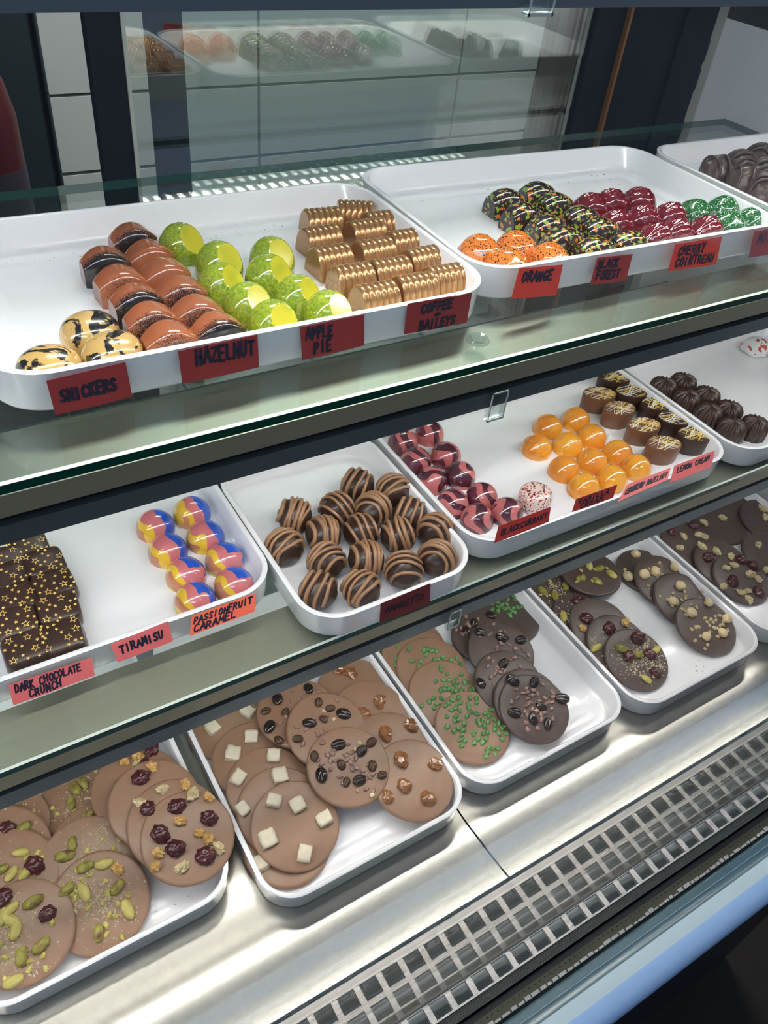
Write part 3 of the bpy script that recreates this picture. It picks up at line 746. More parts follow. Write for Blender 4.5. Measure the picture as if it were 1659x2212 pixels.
# leaf-shaped chocolates with a hatched top
def leaf_mesh(seed):
    rnd = random.Random(seed); mb = MB(); L, W, H = .0180, .0125, .0175
    out = []
    for k in range(40):
        t = 2 * pi * k / 40; x = cos(t) * L; y = math.copysign(abs(sin(t)) ** 1.15, sin(t)) * W
        out.append((x, y))
    rings = [[(x * s_, y * s_, z) for x, y in out] for s_, z in ((.95, 0), (.97, .0006), (1, H - .001), (.97, H), (.5, H + .0002))]
    v, f = loft(rings); mb.add(v, f, 0)
    z = H + .0005
    for i in range(26):
        a = rnd.choice((.35, .5, .9, -.5, -.7)) + rnd.uniform(-.1, .1); ox, oy = rnd.uniform(-L, L) * .7, rnd.uniform(-W, W) * .7
        dx, dy = cos(a), sin(a); w = rnd.uniform(.00018, .0004); seg = []
        ts = [k * .0006 for k in range(-40, 41) if ((ox + dx * k * .0006) / L) ** 2 + (abs(oy + dy * k * .0006) / W) ** 1.75 < .86]
        if len(ts) < 4: continue
        a0, a1 = ts[0], ts[-1]
        if rnd.random() < .3: a0 = a0 + (a1 - a0) * .4
        q = [(ox + dx * a0 - dy * w, oy + dy * a0 + dx * w, z), (ox + dx * a0 + dy * w, oy + dy * a0 - dx * w, z), (ox + dx * a1 + dy * w, oy + dy * a1 - dx * w, z), (ox + dx * a1 - dy * w, oy + dy * a1 + dx * w, z)]
        mb.add(q, [(0, 1, 2, 3)], 1 if rnd.random() < .55 else 2)
    return mk('leaf_chocolate', mb.v, mb.f, True, 40, mb.m)
M_MILKB = noisy('milk_chocolate', [(0, (.17, .075, .038)), (1, (.20, .09, .045))], 40, 2, 0, False, .32, .2)
M_HGOLD = mat('hatch_gold', (.80, .55, .08), .4); M_HWHITE = mat('hatch_white', (.80, .80, .78), .5)
put_columns('leaf_chocolate', 'chocolate', 'milk eye-shaped hatched chocolate', 'milk hatched eye-shaped chocolates',
            [[(1293, 858), (1336, 890), (1389, 926), (1432, 966)]], F2, .013, [leaf_mesh(1), leaf_mesh(2)], [M_MILKB, M_HGOLD, M_HWHITE], rz=radians(-14), jit=7, colnames=['file beside the orange domes'])
put_columns('leaf_chocolate', 'chocolate', 'dark eye-shaped hatched chocolate', 'dark hatched eye-shaped chocolates',
            [[(1326, 822), (1362, 853), (1417, 880), (1455, 911), (1498, 946)]], F2, .013, [leaf_mesh(3), leaf_mesh(4)], [M_DARK, M_HGOLD, M_HWHITE], rz=radians(-22), jit=7, colnames=['file along the tray side'])
# fluted cups
def flute(q):
    a = math.atan2(q.y, q.x); r = math.hypot(q.x, q.y); k = min(1, r / .006)
    w = 1 + .055 * k * cos(14 * a + r * 160); return Vector((q.x * w, q.y * w, q.z + .0005 * k * cos(14 * a + r * 160)))
fm = dome_mesh(.0138, .0138, .0205, .009, fn=flute, p=2.9, name='fluted_chocolate', sharp=None, seg=112, rings=22)
put_columns('fluted_chocolate', 'chocolate', 'fluted dark chocolate cup', 'fluted dark cups',
            [[(1432, 838), (1482, 864), (1530, 895), (1580, 927)], [(1475, 829), (1525, 858), (1573, 889), (1629, 922)]], F2, .011, [fm], M_DARK, jit=12)
M_WRED = speckled('white_red_rim', (.78, .80, .80), [(.55, .06, .03)], [120], [.30])
p = onz(1635, 747, F2 + .008); o = link('gem_bonbon', gem_mesh(.0175, .0175, 5, 3), M_WRED); o.location = up((p.x, p.y, F2 + .0002))
tag(o, 'white faceted bonbon with red edge specks, behind the fluted cups', 'bonbon')

# ------------------------------------------------------------------ topping meshes
DTH = .0046
def chunk(r, amp, sc, seed, sx, sy, sz, name, sub=3, sharp=45):
    return lumpy(r, amp, sc, seed, sub, sx, sy, sz, name, sharp)
def cube_chunk(seed):
    rnd = random.Random(seed); bm = bmesh.new(); bmesh.ops.create_cube(bm, size=1)
    bmesh.ops.subdivide_edges(bm, edges=bm.edges[:], cuts=4, use_grid_fill=True)
    for v_ in bm.verts:
        c = v_.co.copy(); c = c.lerp(c.normalized() * .62, .22)
        c *= 1 + .16 * noise.noise(c * 2.5 + Vector((seed * 2, 0, 0)))
        v_.co = Vector((c.x * .0118, c.y * (.0100 + .002 * (seed % 2)), c.z * .0062))
    me = bpy.data.meshes.new('nougat_cube'); bm.to_mesh(me); bm.free()
    me.polygons.foreach_set('use_smooth', [True] * len(me.polygons)); return me
def bean(L, W, H, name='coffee_bean'):
    bm = bmesh.new(); bmesh.ops.create_uvsphere(bm, u_segments=36, v_segments=24, radius=1)
    for v_ in bm.verts:
        c = v_.co; x, y, z = c.z, c.y, c.x
        if z > 0: z -= .42 * math.exp(-((y + .12 * sin(2.5 * x)) / .13) ** 2) * (1 - x * x) ** .5
        v_.co = Vector((x * L, y * W, z * H))
    me = bpy.data.meshes.new(name); bm.to_mesh(me); bm.free()
    me.polygons.foreach_set('use_smooth', [True] * len(me.polygons)); return me
M_CUBE = noisy('sugared_cream_cube', [(0, (.58, .50, .34)), (1, (.80, .74, .58))], 260, 4, 0, False, .6, 0, bump=.4)
M_BEAN = mat('roasted_bean_gloss', (.022, .011, .007), .16, coat=.6)
M_BEAN2 = mat('roasted_bean_small', (.075, .035, .016), .35)
M_CRAN = noisy('dried_cranberry', [(0, (.030, .004, .006)), (1, (.11, .012, .018))], 200, 3, .5, False, .3, .3, bump=.4)
M_PIST = noisy('pistachio_green_yellow', [(.3, (.12, .12, .02)), (.5, (.34, .30, .05)), (.7, (.14, .06, .03))], 130, 3, .3, False, .45, .1, bump=.2)
M_PISTY = noisy('pistachio_yellow', [(.2, (.40, .35, .06)), (.8, (.62, .52, .17))], 130, 3, .3, False, .45, .1, bump=.2)
M_NUT = noisy('candied_orange_bits', [(.2, (.50, .24, .05)), (.8, (.70, .45, .16))], 200, 3, .3, False, .4, .2, bump=.4)
M_NUTP = noisy('pale_nut_bits', [(.2, (.46, .36, .16)), (.8, (.68, .56, .34))], 200, 3, .3, False, .5, .1, bump=.4)
M_HAZ = noisy('blanched_hazelnut', [(.2, (.62, .46, .22)), (.8, (.76, .62, .38))], 120, 3, .3, False, .45, .1, bump=.15)
M_CARA = noisy('candied_ginger_amber', [(.2, (.20, .07, .02)), (.8, (.36, .15, .05))], 160, 3, .3, False, .18, .5, bump=.3)
M_GREEN = noisy('mint_crystal_green', [(.2, (.07, .22, .05)), (.8, (.16, .36, .11))], 300, 2, 0, False, .3, .3)
M_NIB = noisy('cacao_nib_pink_brown', [(.2, (.18, .09, .07)), (.8, (.48, .30, .24))], 300, 2, 0, False, .45, .1)
M_DUST = mat('golden_sugar_dust', (.74, .66, .46), .35)
KIND = {
    'cube': ('nougat_cube', [cube_chunk(1), cube_chunk(2), cube_chunk(3)], M_CUBE, .0022, 1),
    'bean': ('coffee_bean', [bean(.0066, .0048, .0032)], M_BEAN, .0016, 1),
    'sbean': ('coffee_bean', [bean(.0050, .0037, .0026)], M_BEAN2, .0012, 1),
    'cran': ('cranberry', [chunk(.0062, .28, 2.6, s_, 1.12, .95, .62, 'cranberry', 4, None) for s_ in (1, 2, 3)], M_CRAN, .0022, 1),
    'pist': ('pistachio', [chunk(.0052, .22, 1.9, s_, 1.30, .74, .62, 'pistachio', 3, None) for s_ in (4, 5)], M_PIST, .0018, 1),
    'pisty': ('pistachio', [chunk(.0052, .18, 1.9, s_, 1.30, .70, .55, 'pistachio', 3, None) for s_ in (6, 7)], M_PISTY, .0016, 1),
    'nut': ('orange_bit', [chunk(.0040, .60, 2.2, s_, 1.2, .9, .8, 'orange_bit', 3, 40) for s_ in (1, 2, 3)], M_NUT, .0018, 1),
    'nutp': ('nut_bit', [chunk(.0042, .60, 2.2, s_, 1.2, .9, .8, 'nut_bit', 3, 40) for s_ in (5, 6)], M_NUTP, .0018, 1),
    'mini': ('nut_bit', [chunk(.0019, .60, 2.2, s_, 1.3, .9, .7, 'nut_bit', 2, 40) for s_ in (8, 9)], M_NUTP, .0008, 1),
    'minip': ('pistachio_bit', [chunk(.0019, .60, 2.2, s_, 1.4, .9, .7, 'pistachio_bit', 2, 40) for s_ in (8, 9)], M_PISTY, .0008, 1),
    'haz': ('hazelnut', [chunk(.0056, .12, 1.5, s_, 1.05, .98, .82, 'hazelnut', 4, None) for s_ in (1, 2)], M_HAZ, .0028, 1),
    'cara': ('ginger_piece', [chunk(.0062, .50, 1.8, s_, 1.05, .85, .55, 'ginger_piece', 3, 42) for s_ in (1, 2, 3)], M_CARA, .0020, 1),
    'mint': ('mint_crystal', [chunk(.0026, .40, 2.2, s_, 1.15, .85, .65, 'mint_crystal', 2, 45) for s_ in (1, 2, 3)], M_GREEN, .0007, 1),
    'nib': ('cacao_nib', [chunk(.0023, .55, 2.2, s_, 1.3, .8, .65, 'cacao_nib', 2, 45) for s_ in (1, 2, 3)], M_NIB, .0008, 1),
}
def disc_mesh(R, seed):
    v, f = revolve([(R * .96, -DTH / 2), (R * .99, -DTH * .36), (R, -DTH * .05), (R * .994, DTH * .22), (R * .975, DTH * .42), (R * .94, DTH * .5), (R * .6, DTH * .5), (R * .2, DTH * .5)], 72)
    out = []
    for q in v:
        q = Vector(q); a = math.atan2(q.y, q.x)
        w = 1 + .012 * noise.noise(Vector((cos(a) * 1.2 + seed * 5, sin(a) * 1.2, 0)))
        z = q.z + .00035 * noise.noise(Vector((q.x * 45 + seed, q.y * 45, 3))) * (1 if q.z > 0 else 0)
        out.append(Vector((q.x * w, q.y * w, z)))
    return mk('chocolate_disc', out, f, True, None)
DM = {('m', s_): disc_mesh(.0365, s_) for s_ in (1, 2, 3)}
DM.update({('d', s_): disc_mesh(.0350, s_ + 4) for s_ in (1, 2, 3)})
def choc(name, a, b):
    m, t, bb = newmat(name)
    n = t.nodes.new('ShaderNodeTexNoise'); n.inputs['Scale'].default_value = 26; n.inputs['Detail'].default_value = 2; n.inputs['Distortion'].default_value = .8
    t.links.new(vecnode(t, (1, 2.2, 1)), n.inputs['Vector'])
    t.links.new(ramp(t, n.outputs['Fac'], [(.25, a), (.75, b)], False), bb.inputs['Base Color'])
    bb.inputs['Roughness'].default_value = .42; bb.inputs['Coat Weight'].default_value = .12; bb.inputs['Coat Roughness'].default_value = .25
    bp = t.nodes.new('ShaderNodeBump'); bp.inputs['Strength'].default_value = .12; bp.inputs['Distance'].default_value = .002
    t.links.new(n.outputs['Fac'], bp.inputs['Height']); t.links.new(bp.outputs['Normal'], bb.inputs['Normal'])
    return m
M_DMILK = choc('milk_disc', (.270, .150, .090), (.315, .180, .110))
M_DDARK = choc('dark_disc', (.068, .044, .037), (.100, .068, .057))
def dust_mesh(R, seed, n, centres):
    rnd = random.Random(seed); mb = MB()
    for i in range(n):
        cx, cy, sp = rnd.choice(centres)
        x, y = rnd.gauss(cx, sp), rnd.gauss(cy, sp)
        if math.hypot(x, y) > R * .93: continue
        s_ = rnd.uniform(.0006, .0017) * rnd.uniform(.5, 1); a = rnd.uniform(0, 6); z = DTH / 2 - .0001
        p = [(x + s_ * cos(a + k * 2.1), y + s_ * sin(a + k * 2.1), z) for k in range(3)] + [(x, y, z + s_ * 1.1)]
        mb.add(p, [(0, 1, 2), (0, 1, 3), (1, 2, 3), (2, 0, 3)])
    return mk('crumb_dusting', mb.v, mb.f, False)
PROTO = {}
def topping(kind, disc, x, y, rnd, R):
    name, meshes, m, dz, _ = KIND[kind]; k = rnd.randrange(len(meshes))
    if math.hypot(x, y) > R * .95: return
    if (kind, k) in PROTO: o = PROTO[(kind, k)].copy(); COL.objects.link(o); o.parent = disc
    else: o = link(name, meshes[k], m, disc); PROTO[(kind, k)] = o
    o.location = (x, y, DTH / 2 + dz * .72); o.rotation_euler = (rnd.uniform(-.15, .15), rnd.uniform(-.15, .15), rnd.uniform(0, 2 * pi))
    s_ = rnd.uniform(.88, 1.12); o.scale = (s_, s_, s_)
DN = [0]
def disc_column(items, desc, group, zf, where, dz0=0.0, dark=False, maxt=.30, flat_first=True, dirv=None):
    """items from the back to the front: (px, py, {kind: [(px,py),...] or count}, options)"""
    R = .0350 if dark else .0365
    pts = [onz(i[0], i[1], zf + .010 + dz0) for i in items]
    u = Vector((pts[0].x - pts[-1].x, pts[0].y - pts[-1].y, 0))
    u = u.normalized() if u.length > .01 else Vector((0, 1, 0))
    if dirv: u = Vector(dirv).normalized()
    t = .03
    n = len(items)
    for i, it in enumerate(items):
        opt = it[3] if len(it) > 3 else {}
        if i > 0:
            s_ = max(.0145, (Vector((pts[i].x, pts[i].y, 0)) - Vector((pts[i - 1].x, pts[i - 1].y, 0))).dot(-u))
            t = min(maxt, max(t, math.asin(min(.9, (DTH + .0004) / s_))))
        if 't' in opt: tt = opt['t']
        else: tt = t
        zc = zf + R * sin(tt) + DTH / 2 + .0004 + dz0 + opt.get('dz', 0)
        p = onz(it[0], it[1], zc)
        DN[0] += 1; rnd = random.Random(DN[0] * 13 + 5)
        o = link('chocolate_disc', DM[('d' if dark else 'm', DN[0] % 3 + 1)], M_DDARK if dark else M_DMILK)
        rot = Matrix.Rotation(tt, 3, Vector((u.y, -u.x, 0))) @ Matrix.Rotation(rnd.uniform(0, 6.28), 3, 'Z')
        o.matrix_world = Matrix.Translation(up(p)) @ rot.to_4x4()
        d = opt.get('desc', desc)
        w_ = ORD[n - 1 - i] + ' ' + where
        tag(o, d + ', ' + opt.get('where', w_), 'chocolate disc', group)
        nz = rot @ Vector((0, 0, 1)); top = p + nz * DTH / 2; inv = rot.transposed()
        for kind, val in it[2].items():
            if kind == 'dust':
                cs = [(rnd.uniform(-.6, .6) * R, rnd.uniform(-.6, .6) * R, R * .24) for _ in range(4)] + [(0, 0, R * .5)]
                q = link('crumb_dusting', dust_mesh(R, DN[0], int(val * 2.1), cs), M_DUST, o); q['kind'] = 'stuff'; continue
            if isinstance(val, list):
                for (a, b) in val:
                    r_ = ray(a, b); k = top.dot(nz) / r_.dot(nz); l_ = inv @ (r_ * k - p)
                    topping(kind, o, l_.x, l_.y, rnd, R)
            else:
                cl = [(rnd.uniform(-.5, .5) * R, rnd.uniform(-.5, .5) * R) for _ in range(4)]
                placed = []; tries = 0
                while len(placed) < val and tries < val * 20:
                    tries += 1
                    if kind in ('mint', 'nib', 'mini', 'minip'):
                        c = rnd.choice(cl); x, y = rnd.gauss(c[0], R * .25), rnd.gauss(c[1], R * .25); md = .0034
                    else:
                        a = rnd.uniform(0, 2 * pi); rr = R * .85 * math.sqrt(rnd.random()); x, y = rr * cos(a), rr * sin(a); md = .011
                    if math.hypot(x, y) > R * .88 or any((x - a_) ** 2 + (y - b_) ** 2 < md * md for a_, b_ in placed): continue
                    placed.append((x, y)); topping(kind, o, x, y, rnd, R)

# nearest deck tray
PC = 'pistachio and cranberry milk disc'
disc_column([
    (3, 1790, {'dust': 160, 'minip': 8, 'pist': 3}),
    (2, 1845, {'pist': [(50, 1792), (8, 1800)], 'cran': [(14, 1792)], 'dust': 120, 'minip': 8}),
    (18, 1898, {'pisty': [(45, 1842), (25, 1889), (56, 1886)], 'pist': [(2, 1880)], 'cran': [(75, 1870)], 'minip': 6, 'dust': 30}),
    (48, 2014, {'pist': [(72, 1949), (89, 2043), (47, 2068)], 'pisty': [(34, 2011), (24, 1989), (24, 1964), (28, 2121), (5, 1982)], 'cran': [(103, 1974), (8, 1939)], 'minip': 18, 'dust': 300})],
    PC, 'pistachio and cranberry milk discs', F3, 'in the left file', dz0=.007, maxt=.2, dirv=(-.1, 1, 0))
disc_column([
    (185, 1728, {'pist': [(154, 1736), (180, 1692), (163, 1705)], 'minip': 14, 'dust': 140}),
    (208, 1831, {'pisty': [(257, 1792), (227, 1764)], 'pist': [(270, 1820), (190, 1762)], 'minip': 14, 'dust': 220}, {'where': 'third from the front in the middle file'}),
    (190, 1868, {'pist': [(157, 1823), (140, 1850)], 'minip': 14, 'dust': 200}),
    (216, 1949, {'pist': [(185, 1873), (254, 1917), (213, 2016), (144, 1924)], 'pisty': [(182, 1927), (224, 1867), (276, 1964)], 'nut': [(255, 1877)], 'minip': 26, 'dust': 340})],
    'pistachio-strewn milk disc', 'pistachio milk discs', F3, 'in the middle file', dz0=.001, maxt=.26)
disc_column([
    (296, 1702, {'cran': [(328, 1621), (312, 1655)], 'nut': [(270, 1645), (298, 1635)], 'nutp': 2}),
    (335, 1737, {'cran': [(304, 1681)], 'nut': [(328, 1657)]}),
    (376, 1781, {'cran': [(320, 1748)], 'nutp': [(301, 1735), (351, 1707)], 'nut': [(400, 1695)]}),
    (406, 1809, {'cran': [(382, 1743), (451, 1768), (346, 1803), (379, 1833), (443, 1850)], 'nut': [(389, 1775), (451, 1723), (431, 1801), (450, 1814), (342, 1844), (335, 1873)],
                 'nutp': [(417, 1717), (473, 1833), (393, 1875)]})],
    'cranberry and orange-bit milk disc', 'cranberry milk discs', F3, 'in the right file', dz0=.0165, maxt=.22)
# second deck tray
disc_column([
    (768, 1492, {'cara': [(757, 1455), (735, 1447)]}),
    (800, 1549, {'cara': [(819, 1516), (785, 1544)]}),
    (843, 1621, {'cara': [(832, 1586), (888, 1569)]}),
    (892, 1684, {'cara': [(866, 1642), (939, 1651), (873, 1698), (924, 1726), (838, 1722)]})],
    'milk disc with amber ginger pieces', 'ginger milk discs', F3, 'along the right tray side', dz0=.009, maxt=.2, dirv=(0, 1, 0))
disc_column([
    (492, 1567, {'cube': [(460, 1574), (535, 1539)]}),
    (548, 1643, {'cube': [(543, 1593), (503, 1630)]}),
    (582, 1702, {'cube': [(591, 1634), (515, 1681)]}),
    (606, 1750, {'cube': [(524, 1748), (604, 1677)]}),
    (638, 1783, {'cube': [(591, 1731), (642, 1739), (700, 1770), (578, 1812), (658, 1845)]}, {'dz': .004})],
    'milk disc with white cubes', 'white-cube milk discs', F3, 'in the left file', maxt=.22, dirv=(0, 1, 0))
disc_column([(619, 1822, {'cube': [(563, 1866)]}, {'t': .02, 'where': 'peeking out under the front one'})],
    'milk disc with white cubes', 'white-cube milk discs', F3, 'x')
disc_column([
    (642, 1540, {'bean': [(599, 1511), (582, 1571), (666, 1488)], 'sbean': [(574, 1537), (617, 1539), (602, 1600)], 'nib': 26}),
    (706, 1578, {'bean': [(668, 1563), (742, 1543), (651, 1642)], 'sbean': [(688, 1518), (713, 1531), (699, 1554), (643, 1597), (776, 1533)], 'nib': 10, 'mini': 4}),
    (753, 1656, {'bean': [(731, 1610), (780, 1623), (694, 1675), (776, 1686)], 'sbean': [(679, 1634), (802, 1604), (737, 1653), (804, 1655), (825, 1675), (748, 1690)], 'nib': 34, 'mini': 5})],
    'milk disc with coffee beans', 'coffee bean milk discs', F3, 'in the middle file', dz0=.0155, maxt=.22, dirv=(-.1, 1, 0))
# third deck tray
disc_column([
    (885, 1395, {'mint': 24}),
    (901, 1424, {'mint': 24}),
    (933, 1448, {'mint': 40}),
    (962, 1501, {'mint': 48}),
    (1021, 1572, {'mint': 62})],
    'milk disc with green crystals', 'green crystal milk discs', F3, 'in the left file', maxt=.2, dirv=(0, 1, 0))
disc_column([(1097, 1334, {'mint': 22}, {'t': .03, 'desc': 'dark disc with green crystals', 'where': 'rearmost by the right tray side'})],
    '', 'dark discs of the third deck tray', F3, 'x', dark=True)
disc_column([
    (1046, 1377, {'bean': [(1024, 1346), (1006, 1363), (1060, 1330)], 'nib': 22}),
    (1082, 1409, {'bean': [(1036, 1367), (1084, 1377), (1125, 1383)], 'nib': 24}),
    (1098, 1476, {'bean': [(1087, 1434), (1038, 1476)], 'nib': 22}),
    (1141, 1518, {'nib': 10}, {'where': 'hidden mostly under the front one'}),
    (1153, 1531, {'bean': [(1154, 1473), (1168, 1527), (1111, 1540), (1183, 1564), (1107, 1470), (1214, 1510), (1151, 1554)], 'nib': 44})],
    'dark disc with coffee beans', 'dark coffee bean discs', F3, 'in its file', dz0=.006, dark=True, maxt=.24, dirv=(.1, 1, 0))
# fourth deck tray
disc_column([
    (1188, 1265, {'pist': [(1221, 1268), (1172, 1278), (1198, 1288)], 'dust': 160, 'minip': 10}),
    (1260, 1339, {'pisty': [(1217, 1333)], 'cran': [(1250, 1300)], 'dust': 130, 'minip': 4}),
    (1297, 1355, {'cran': [(1266, 1337)], 'nut': [(1258, 1358)]}),
    (1334, 1393, {'pisty': [(1287, 1400)], 'nut': [(1351, 1346)], 'cran': [(1315, 1359)], 'dust': 120}),
    (1374, 1425, {'pisty': [(1333, 1460), (1396, 1468), (1417, 1405)], 'pist': [(1377, 1415), (1341, 1402)], 'cran': [(1377, 1379), (1357, 1418), (1403, 1415), (1416, 1454)], 'dust': 340})],
    'dark pistachio and cranberry disc', 'dark pistachio discs', F3, 'in its file', dark=True, maxt=.24, dirv=(.05, 1, 0))
disc_column([(1276, 1238, {'pist': [(1295, 1229), (1289, 1257), (1255, 1250)], 'pisty': [(1321, 1242), (1273, 1223)], 'minip': 10}, {'t': .03, 'desc': 'dark disc with a cluster of green pistachios', 'where': 'between the two files'})],
    '', 'dark pistachio discs', F3, 'x', dark=True, dz0=.011)
disc_column([
    (1394, 1235, {'haz': [(1372, 1199), (1356, 1247)], 'mini': 12}),
    (1432, 1257, {'haz': [(1390, 1242), (1414, 1236), (1455, 1226)], 'mini': 14, 'dust': 60}),
    (1474, 1296, {'haz': [(1468, 1267), (1453, 1301), (1521, 1277)], 'mini': 18}),
    (1524, 1354, {'haz': [(1529, 1303), (1492, 1325), (1568, 1338), (1524, 1376), (1560, 1369)], 'mini': 30})],
    'dark disc with blanched hazelnuts', 'dark hazelnut discs', F3, 'in its file', dark=True, maxt=.24, dirv=(.05, 1, 0))
# fifth deck tray
disc_column([
    (1553, 1135, {'cran': [(1497, 1132)], 'nutp': [(1520, 1130), (1560, 1120)]}),
    (1486, 1176, {'cran': [(1451, 1150), (1497, 1136)], 'nutp': [(1477, 1160), (1507, 1156), (1468, 1184), (1520, 1160)]}, {'where': 'leftmost, under the others'}),
    (1558, 1218, {'cran': [(1580, 1174), (1529, 1205)], 'nutp': [(1550, 1161), (1515, 1181), (1547, 1192)]}),
    (1600, 1251, {'cran': [(1583, 1257), (1601, 1210), (1627, 1223), (1638, 1280)], 'nutp': [(1578, 1203), (1568, 1228), (1585, 1223), (1619, 1241), (1637, 1252), (1562, 1268), (1599, 1281), (1614, 1278), (1617, 1296), (1599, 1304)]})],
    'dark disc with cranberries and nut bits', 'dark cranberry discs', F3, 'in its file', dark=True, maxt=.2, dirv=(.1, 1, 0))
disc_column([
    (1600, 1095, {'nutp': 3}), (1655, 1125, {'nutp': [(1646, 1100), (1620, 1142), (1652, 1118)]}),
    (1662, 1200, {'nutp': [(1637, 1178), (1655, 1232)]})],
    'dark disc with pale nut bits', 'dark nut discs', F3, 'at the right photo edge', dark=True, dz0=.0, maxt=.2, dirv=(.1, 1, 0))

# ------------------------------------------------------------------ handwritten red cards
G = {
 'A': [[(0, 0), (.4, 1), (.8, 0)], [(.15, .38), (.65, .38)]], 'B': [[(.05, 0), (.05, 1), (.5, .95), (.6, .75), (.45, .55), (.05, .52)], [(.45, .55), (.7, .35), (.6, .08), (.05, 0)]],
 'C': [[(.7, .85), (.45, 1), (.12, .8), (.05, .4), (.2, .05), (.5, 0), (.72, .15)]], 'D': [[(.05, 0), (.05, 1), (.45, .9), (.7, .55), (.5, .1), (.05, 0)]],
 'E': [[(.65, 1), (.05, 1), (.05, 0), (.68, 0)], [(.05, .52), (.55, .52)]], 'F': [[(.65, 1), (.05, 1), (.05, 0)], [(.05, .52), (.55, .52)]],
 'G': [[(.7, .85), (.4, 1), (.08, .7), (.08, .3), (.35, 0), (.7, .1), (.7, .42), (.42, .42)]], 'H': [[(.05, 0), (.05, 1)], [(.65, 0), (.65, 1)], [(.05, .5), (.65, .5)]],
 'I': [[(.3, 0), (.3, 1)]], 'K': [[(.05, 0), (.05, 1)], [(.6, 1), (.08, .5), (.65, 0)]], 'L': [[(.05, 1), (.05, 0), (.65, 0)]],
 'M': [[(0, 0), (.12, 1), (.4, .35), (.68, 1), (.8, 0)]], 'N': [[(.05, 0), (.05, 1), (.65, 0), (.65, 1)]],
 'O': [[(.38, 1), (.08, .75), (.08, .25), (.38, 0), (.68, .25), (.68, .75), (.38, 1)]], 'P': [[(.05, 0), (.05, 1), (.5, .95), (.62, .72), (.45, .48), (.05, .45)]],
 'R': [[(.05, 0), (.05, 1), (.5, .95), (.6, .72), (.45, .5), (.05, .48)], [(.3, .48), (.68, 0)]], 'S': [[(.65, .88), (.4, 1), (.12, .85), (.18, .58), (.55, .42), (.62, .15), (.35, 0), (.05, .12)]],
 'T': [[(0, 1), (.75, 1)], [(.38, 1), (.38, 0)]], 'U': [[(.05, 1), (.08, .2), (.35, 0), (.62, .2), (.65, 1)]], 'V': [[(0, 1), (.35, 0), (.7, 1)]],
 'Y': [[(0, 1), (.35, .5), (.7, 1)], [(.35, .5), (.3, 0)]], 'Z': [[(.05, 1), (.65, 1), (.05, 0), (.68, 0)]], '+': [[(.1, .5), (.7, .5)], [(.4, .8), (.4, .2)]], 'X': [[(0, 0), (.7, 1)], [(0, 1), (.7, 0)]],
}
INK = mat('marker_ink', (.010, .008, .022), .45)
CARDM = {k: mat('red_card_' + k, c, .55) for k, c in (('deep', (.21, .017, .018)), ('rose', (.66, .13, .13)), ('coral', (.80, .13, .07)), ('bright', (.42, .030, .020)))}
def card(cm, corners, ytop, ybot, lines, label, sw=.00085):
    """corners seen as tl,tr,br,bl; lines: (text, u0, u1, v0, v1, rise)"""
    w = [ony(*corners[0], ytop), ony(*corners[1], ytop), ony(*corners[2], ybot), ony(*corners[3], ybot)]
    org = (w[0] + w[2]) / 2
    P = [q - org for q in w]
    def S(u, v): return (P[0] * (1 - u) + P[1] * u) * (1 - v) + (P[3] * (1 - u) + P[2] * u) * v
    nrm = (P[1] - P[0]).cross(P[3] - P[0]).normalized()
    if nrm.y > 0: nrm = -nrm
    mb = MB(); N = 8; th = .00035
    fr = []; bk = []
    for j in range(N + 1):
        for i in range(N + 1):
            u, v = i / N, j / N; q = S(u, v) + nrm * (.0006 * sin(pi * u) * v * v)
            fr.append(q); bk.append(q - nrm * th)
    f = []; W_ = N + 1; K = W_ * W_
    for j in range(N):
        for i in range(N):
            a = j * W_ + i; f += [(a, a + 1, a + 1 + W_, a + W_), (K + a, K + a + W_, K + a + 1 + W_, K + a + 1)]
    bd = [i for i in range(N)] + [i * W_ + N for i in range(N)] + [N * W_ + N - i for i in range(N)] + [(N - i) * W_ for i in range(N)]
    for a, b in zip(bd, bd[1:] + bd[:1]): f.append((a, b, K + b, K + a))
    o = link('price_card', mk('price_card', fr + bk, f, True, 40), CARDM[cm]); o.location = up(org)
    tag(o, label, 'card', 'handwritten red cards')
    mb = MB(); rnd = random.Random(len(label) * 7 + len(lines))
    for (txt, u0, u1, v0, v1, rise) in lines:
        cw = (u1 - u0) / len(txt)
        for ci, ch in enumerate(txt):
            if ch == ' ': continue
            jx, jy, js = rnd.uniform(-.04, .04), rnd.uniform(-.06, .06), rnd.uniform(.92, 1.08)
            for st in G[ch]:
                pts = []
                dens = []
                for a, b in zip(st, st[1:]):
                    for k in range(4): dens.append((a[0] + (b[0] - a[0]) * k / 4, a[1] + (b[1] - a[1]) * k / 4))
                dens.append(st[-1])
                for x, y in dens:
                    u = u0 + cw * (ci + (.05 + x * 1.02 + jx + .10 * (y - .5)))
                    v = v1 - (v1 - v0) * (y * js + jy) - rise * (u - u0)
                    pts.append(S(u, v) + nrm * (.0006 * sin(pi * u) * v * v + .00012))
                hw = sw * rnd.uniform(.9, 1.1)
                for a, b in zip(pts, pts[1:]):
                    d = (b - a)
                    if d.length < 1e-6: continue
                    s_ = d.normalized().cross(nrm) * hw
                    mb.add([a + s_, b + s_, b - s_, a - s_], [(0, 1, 2, 3)])
                e1 = (P[1] - P[0]).normalized(); e2 = nrm.cross(e1)
                for c in pts: mb.add([c + nrm * .00002 + (e1 * cos(k * pi / 4) + e2 * sin(k * pi / 4)) * hw for k in range(8)], [tuple(range(8))])
    t_ = link('lettering', mk('lettering', mb.v, mb.f, False), INK, o)
YU = .3535
card('deep', [(100, 823), (271, 782), (286, 857), (120, 897)], YU - .001, YU - .0035, [('SNICKERS', .11, .84, .36, .68, 0)], 'dark red card under the gold oval bonbons at the nearest tray corner')
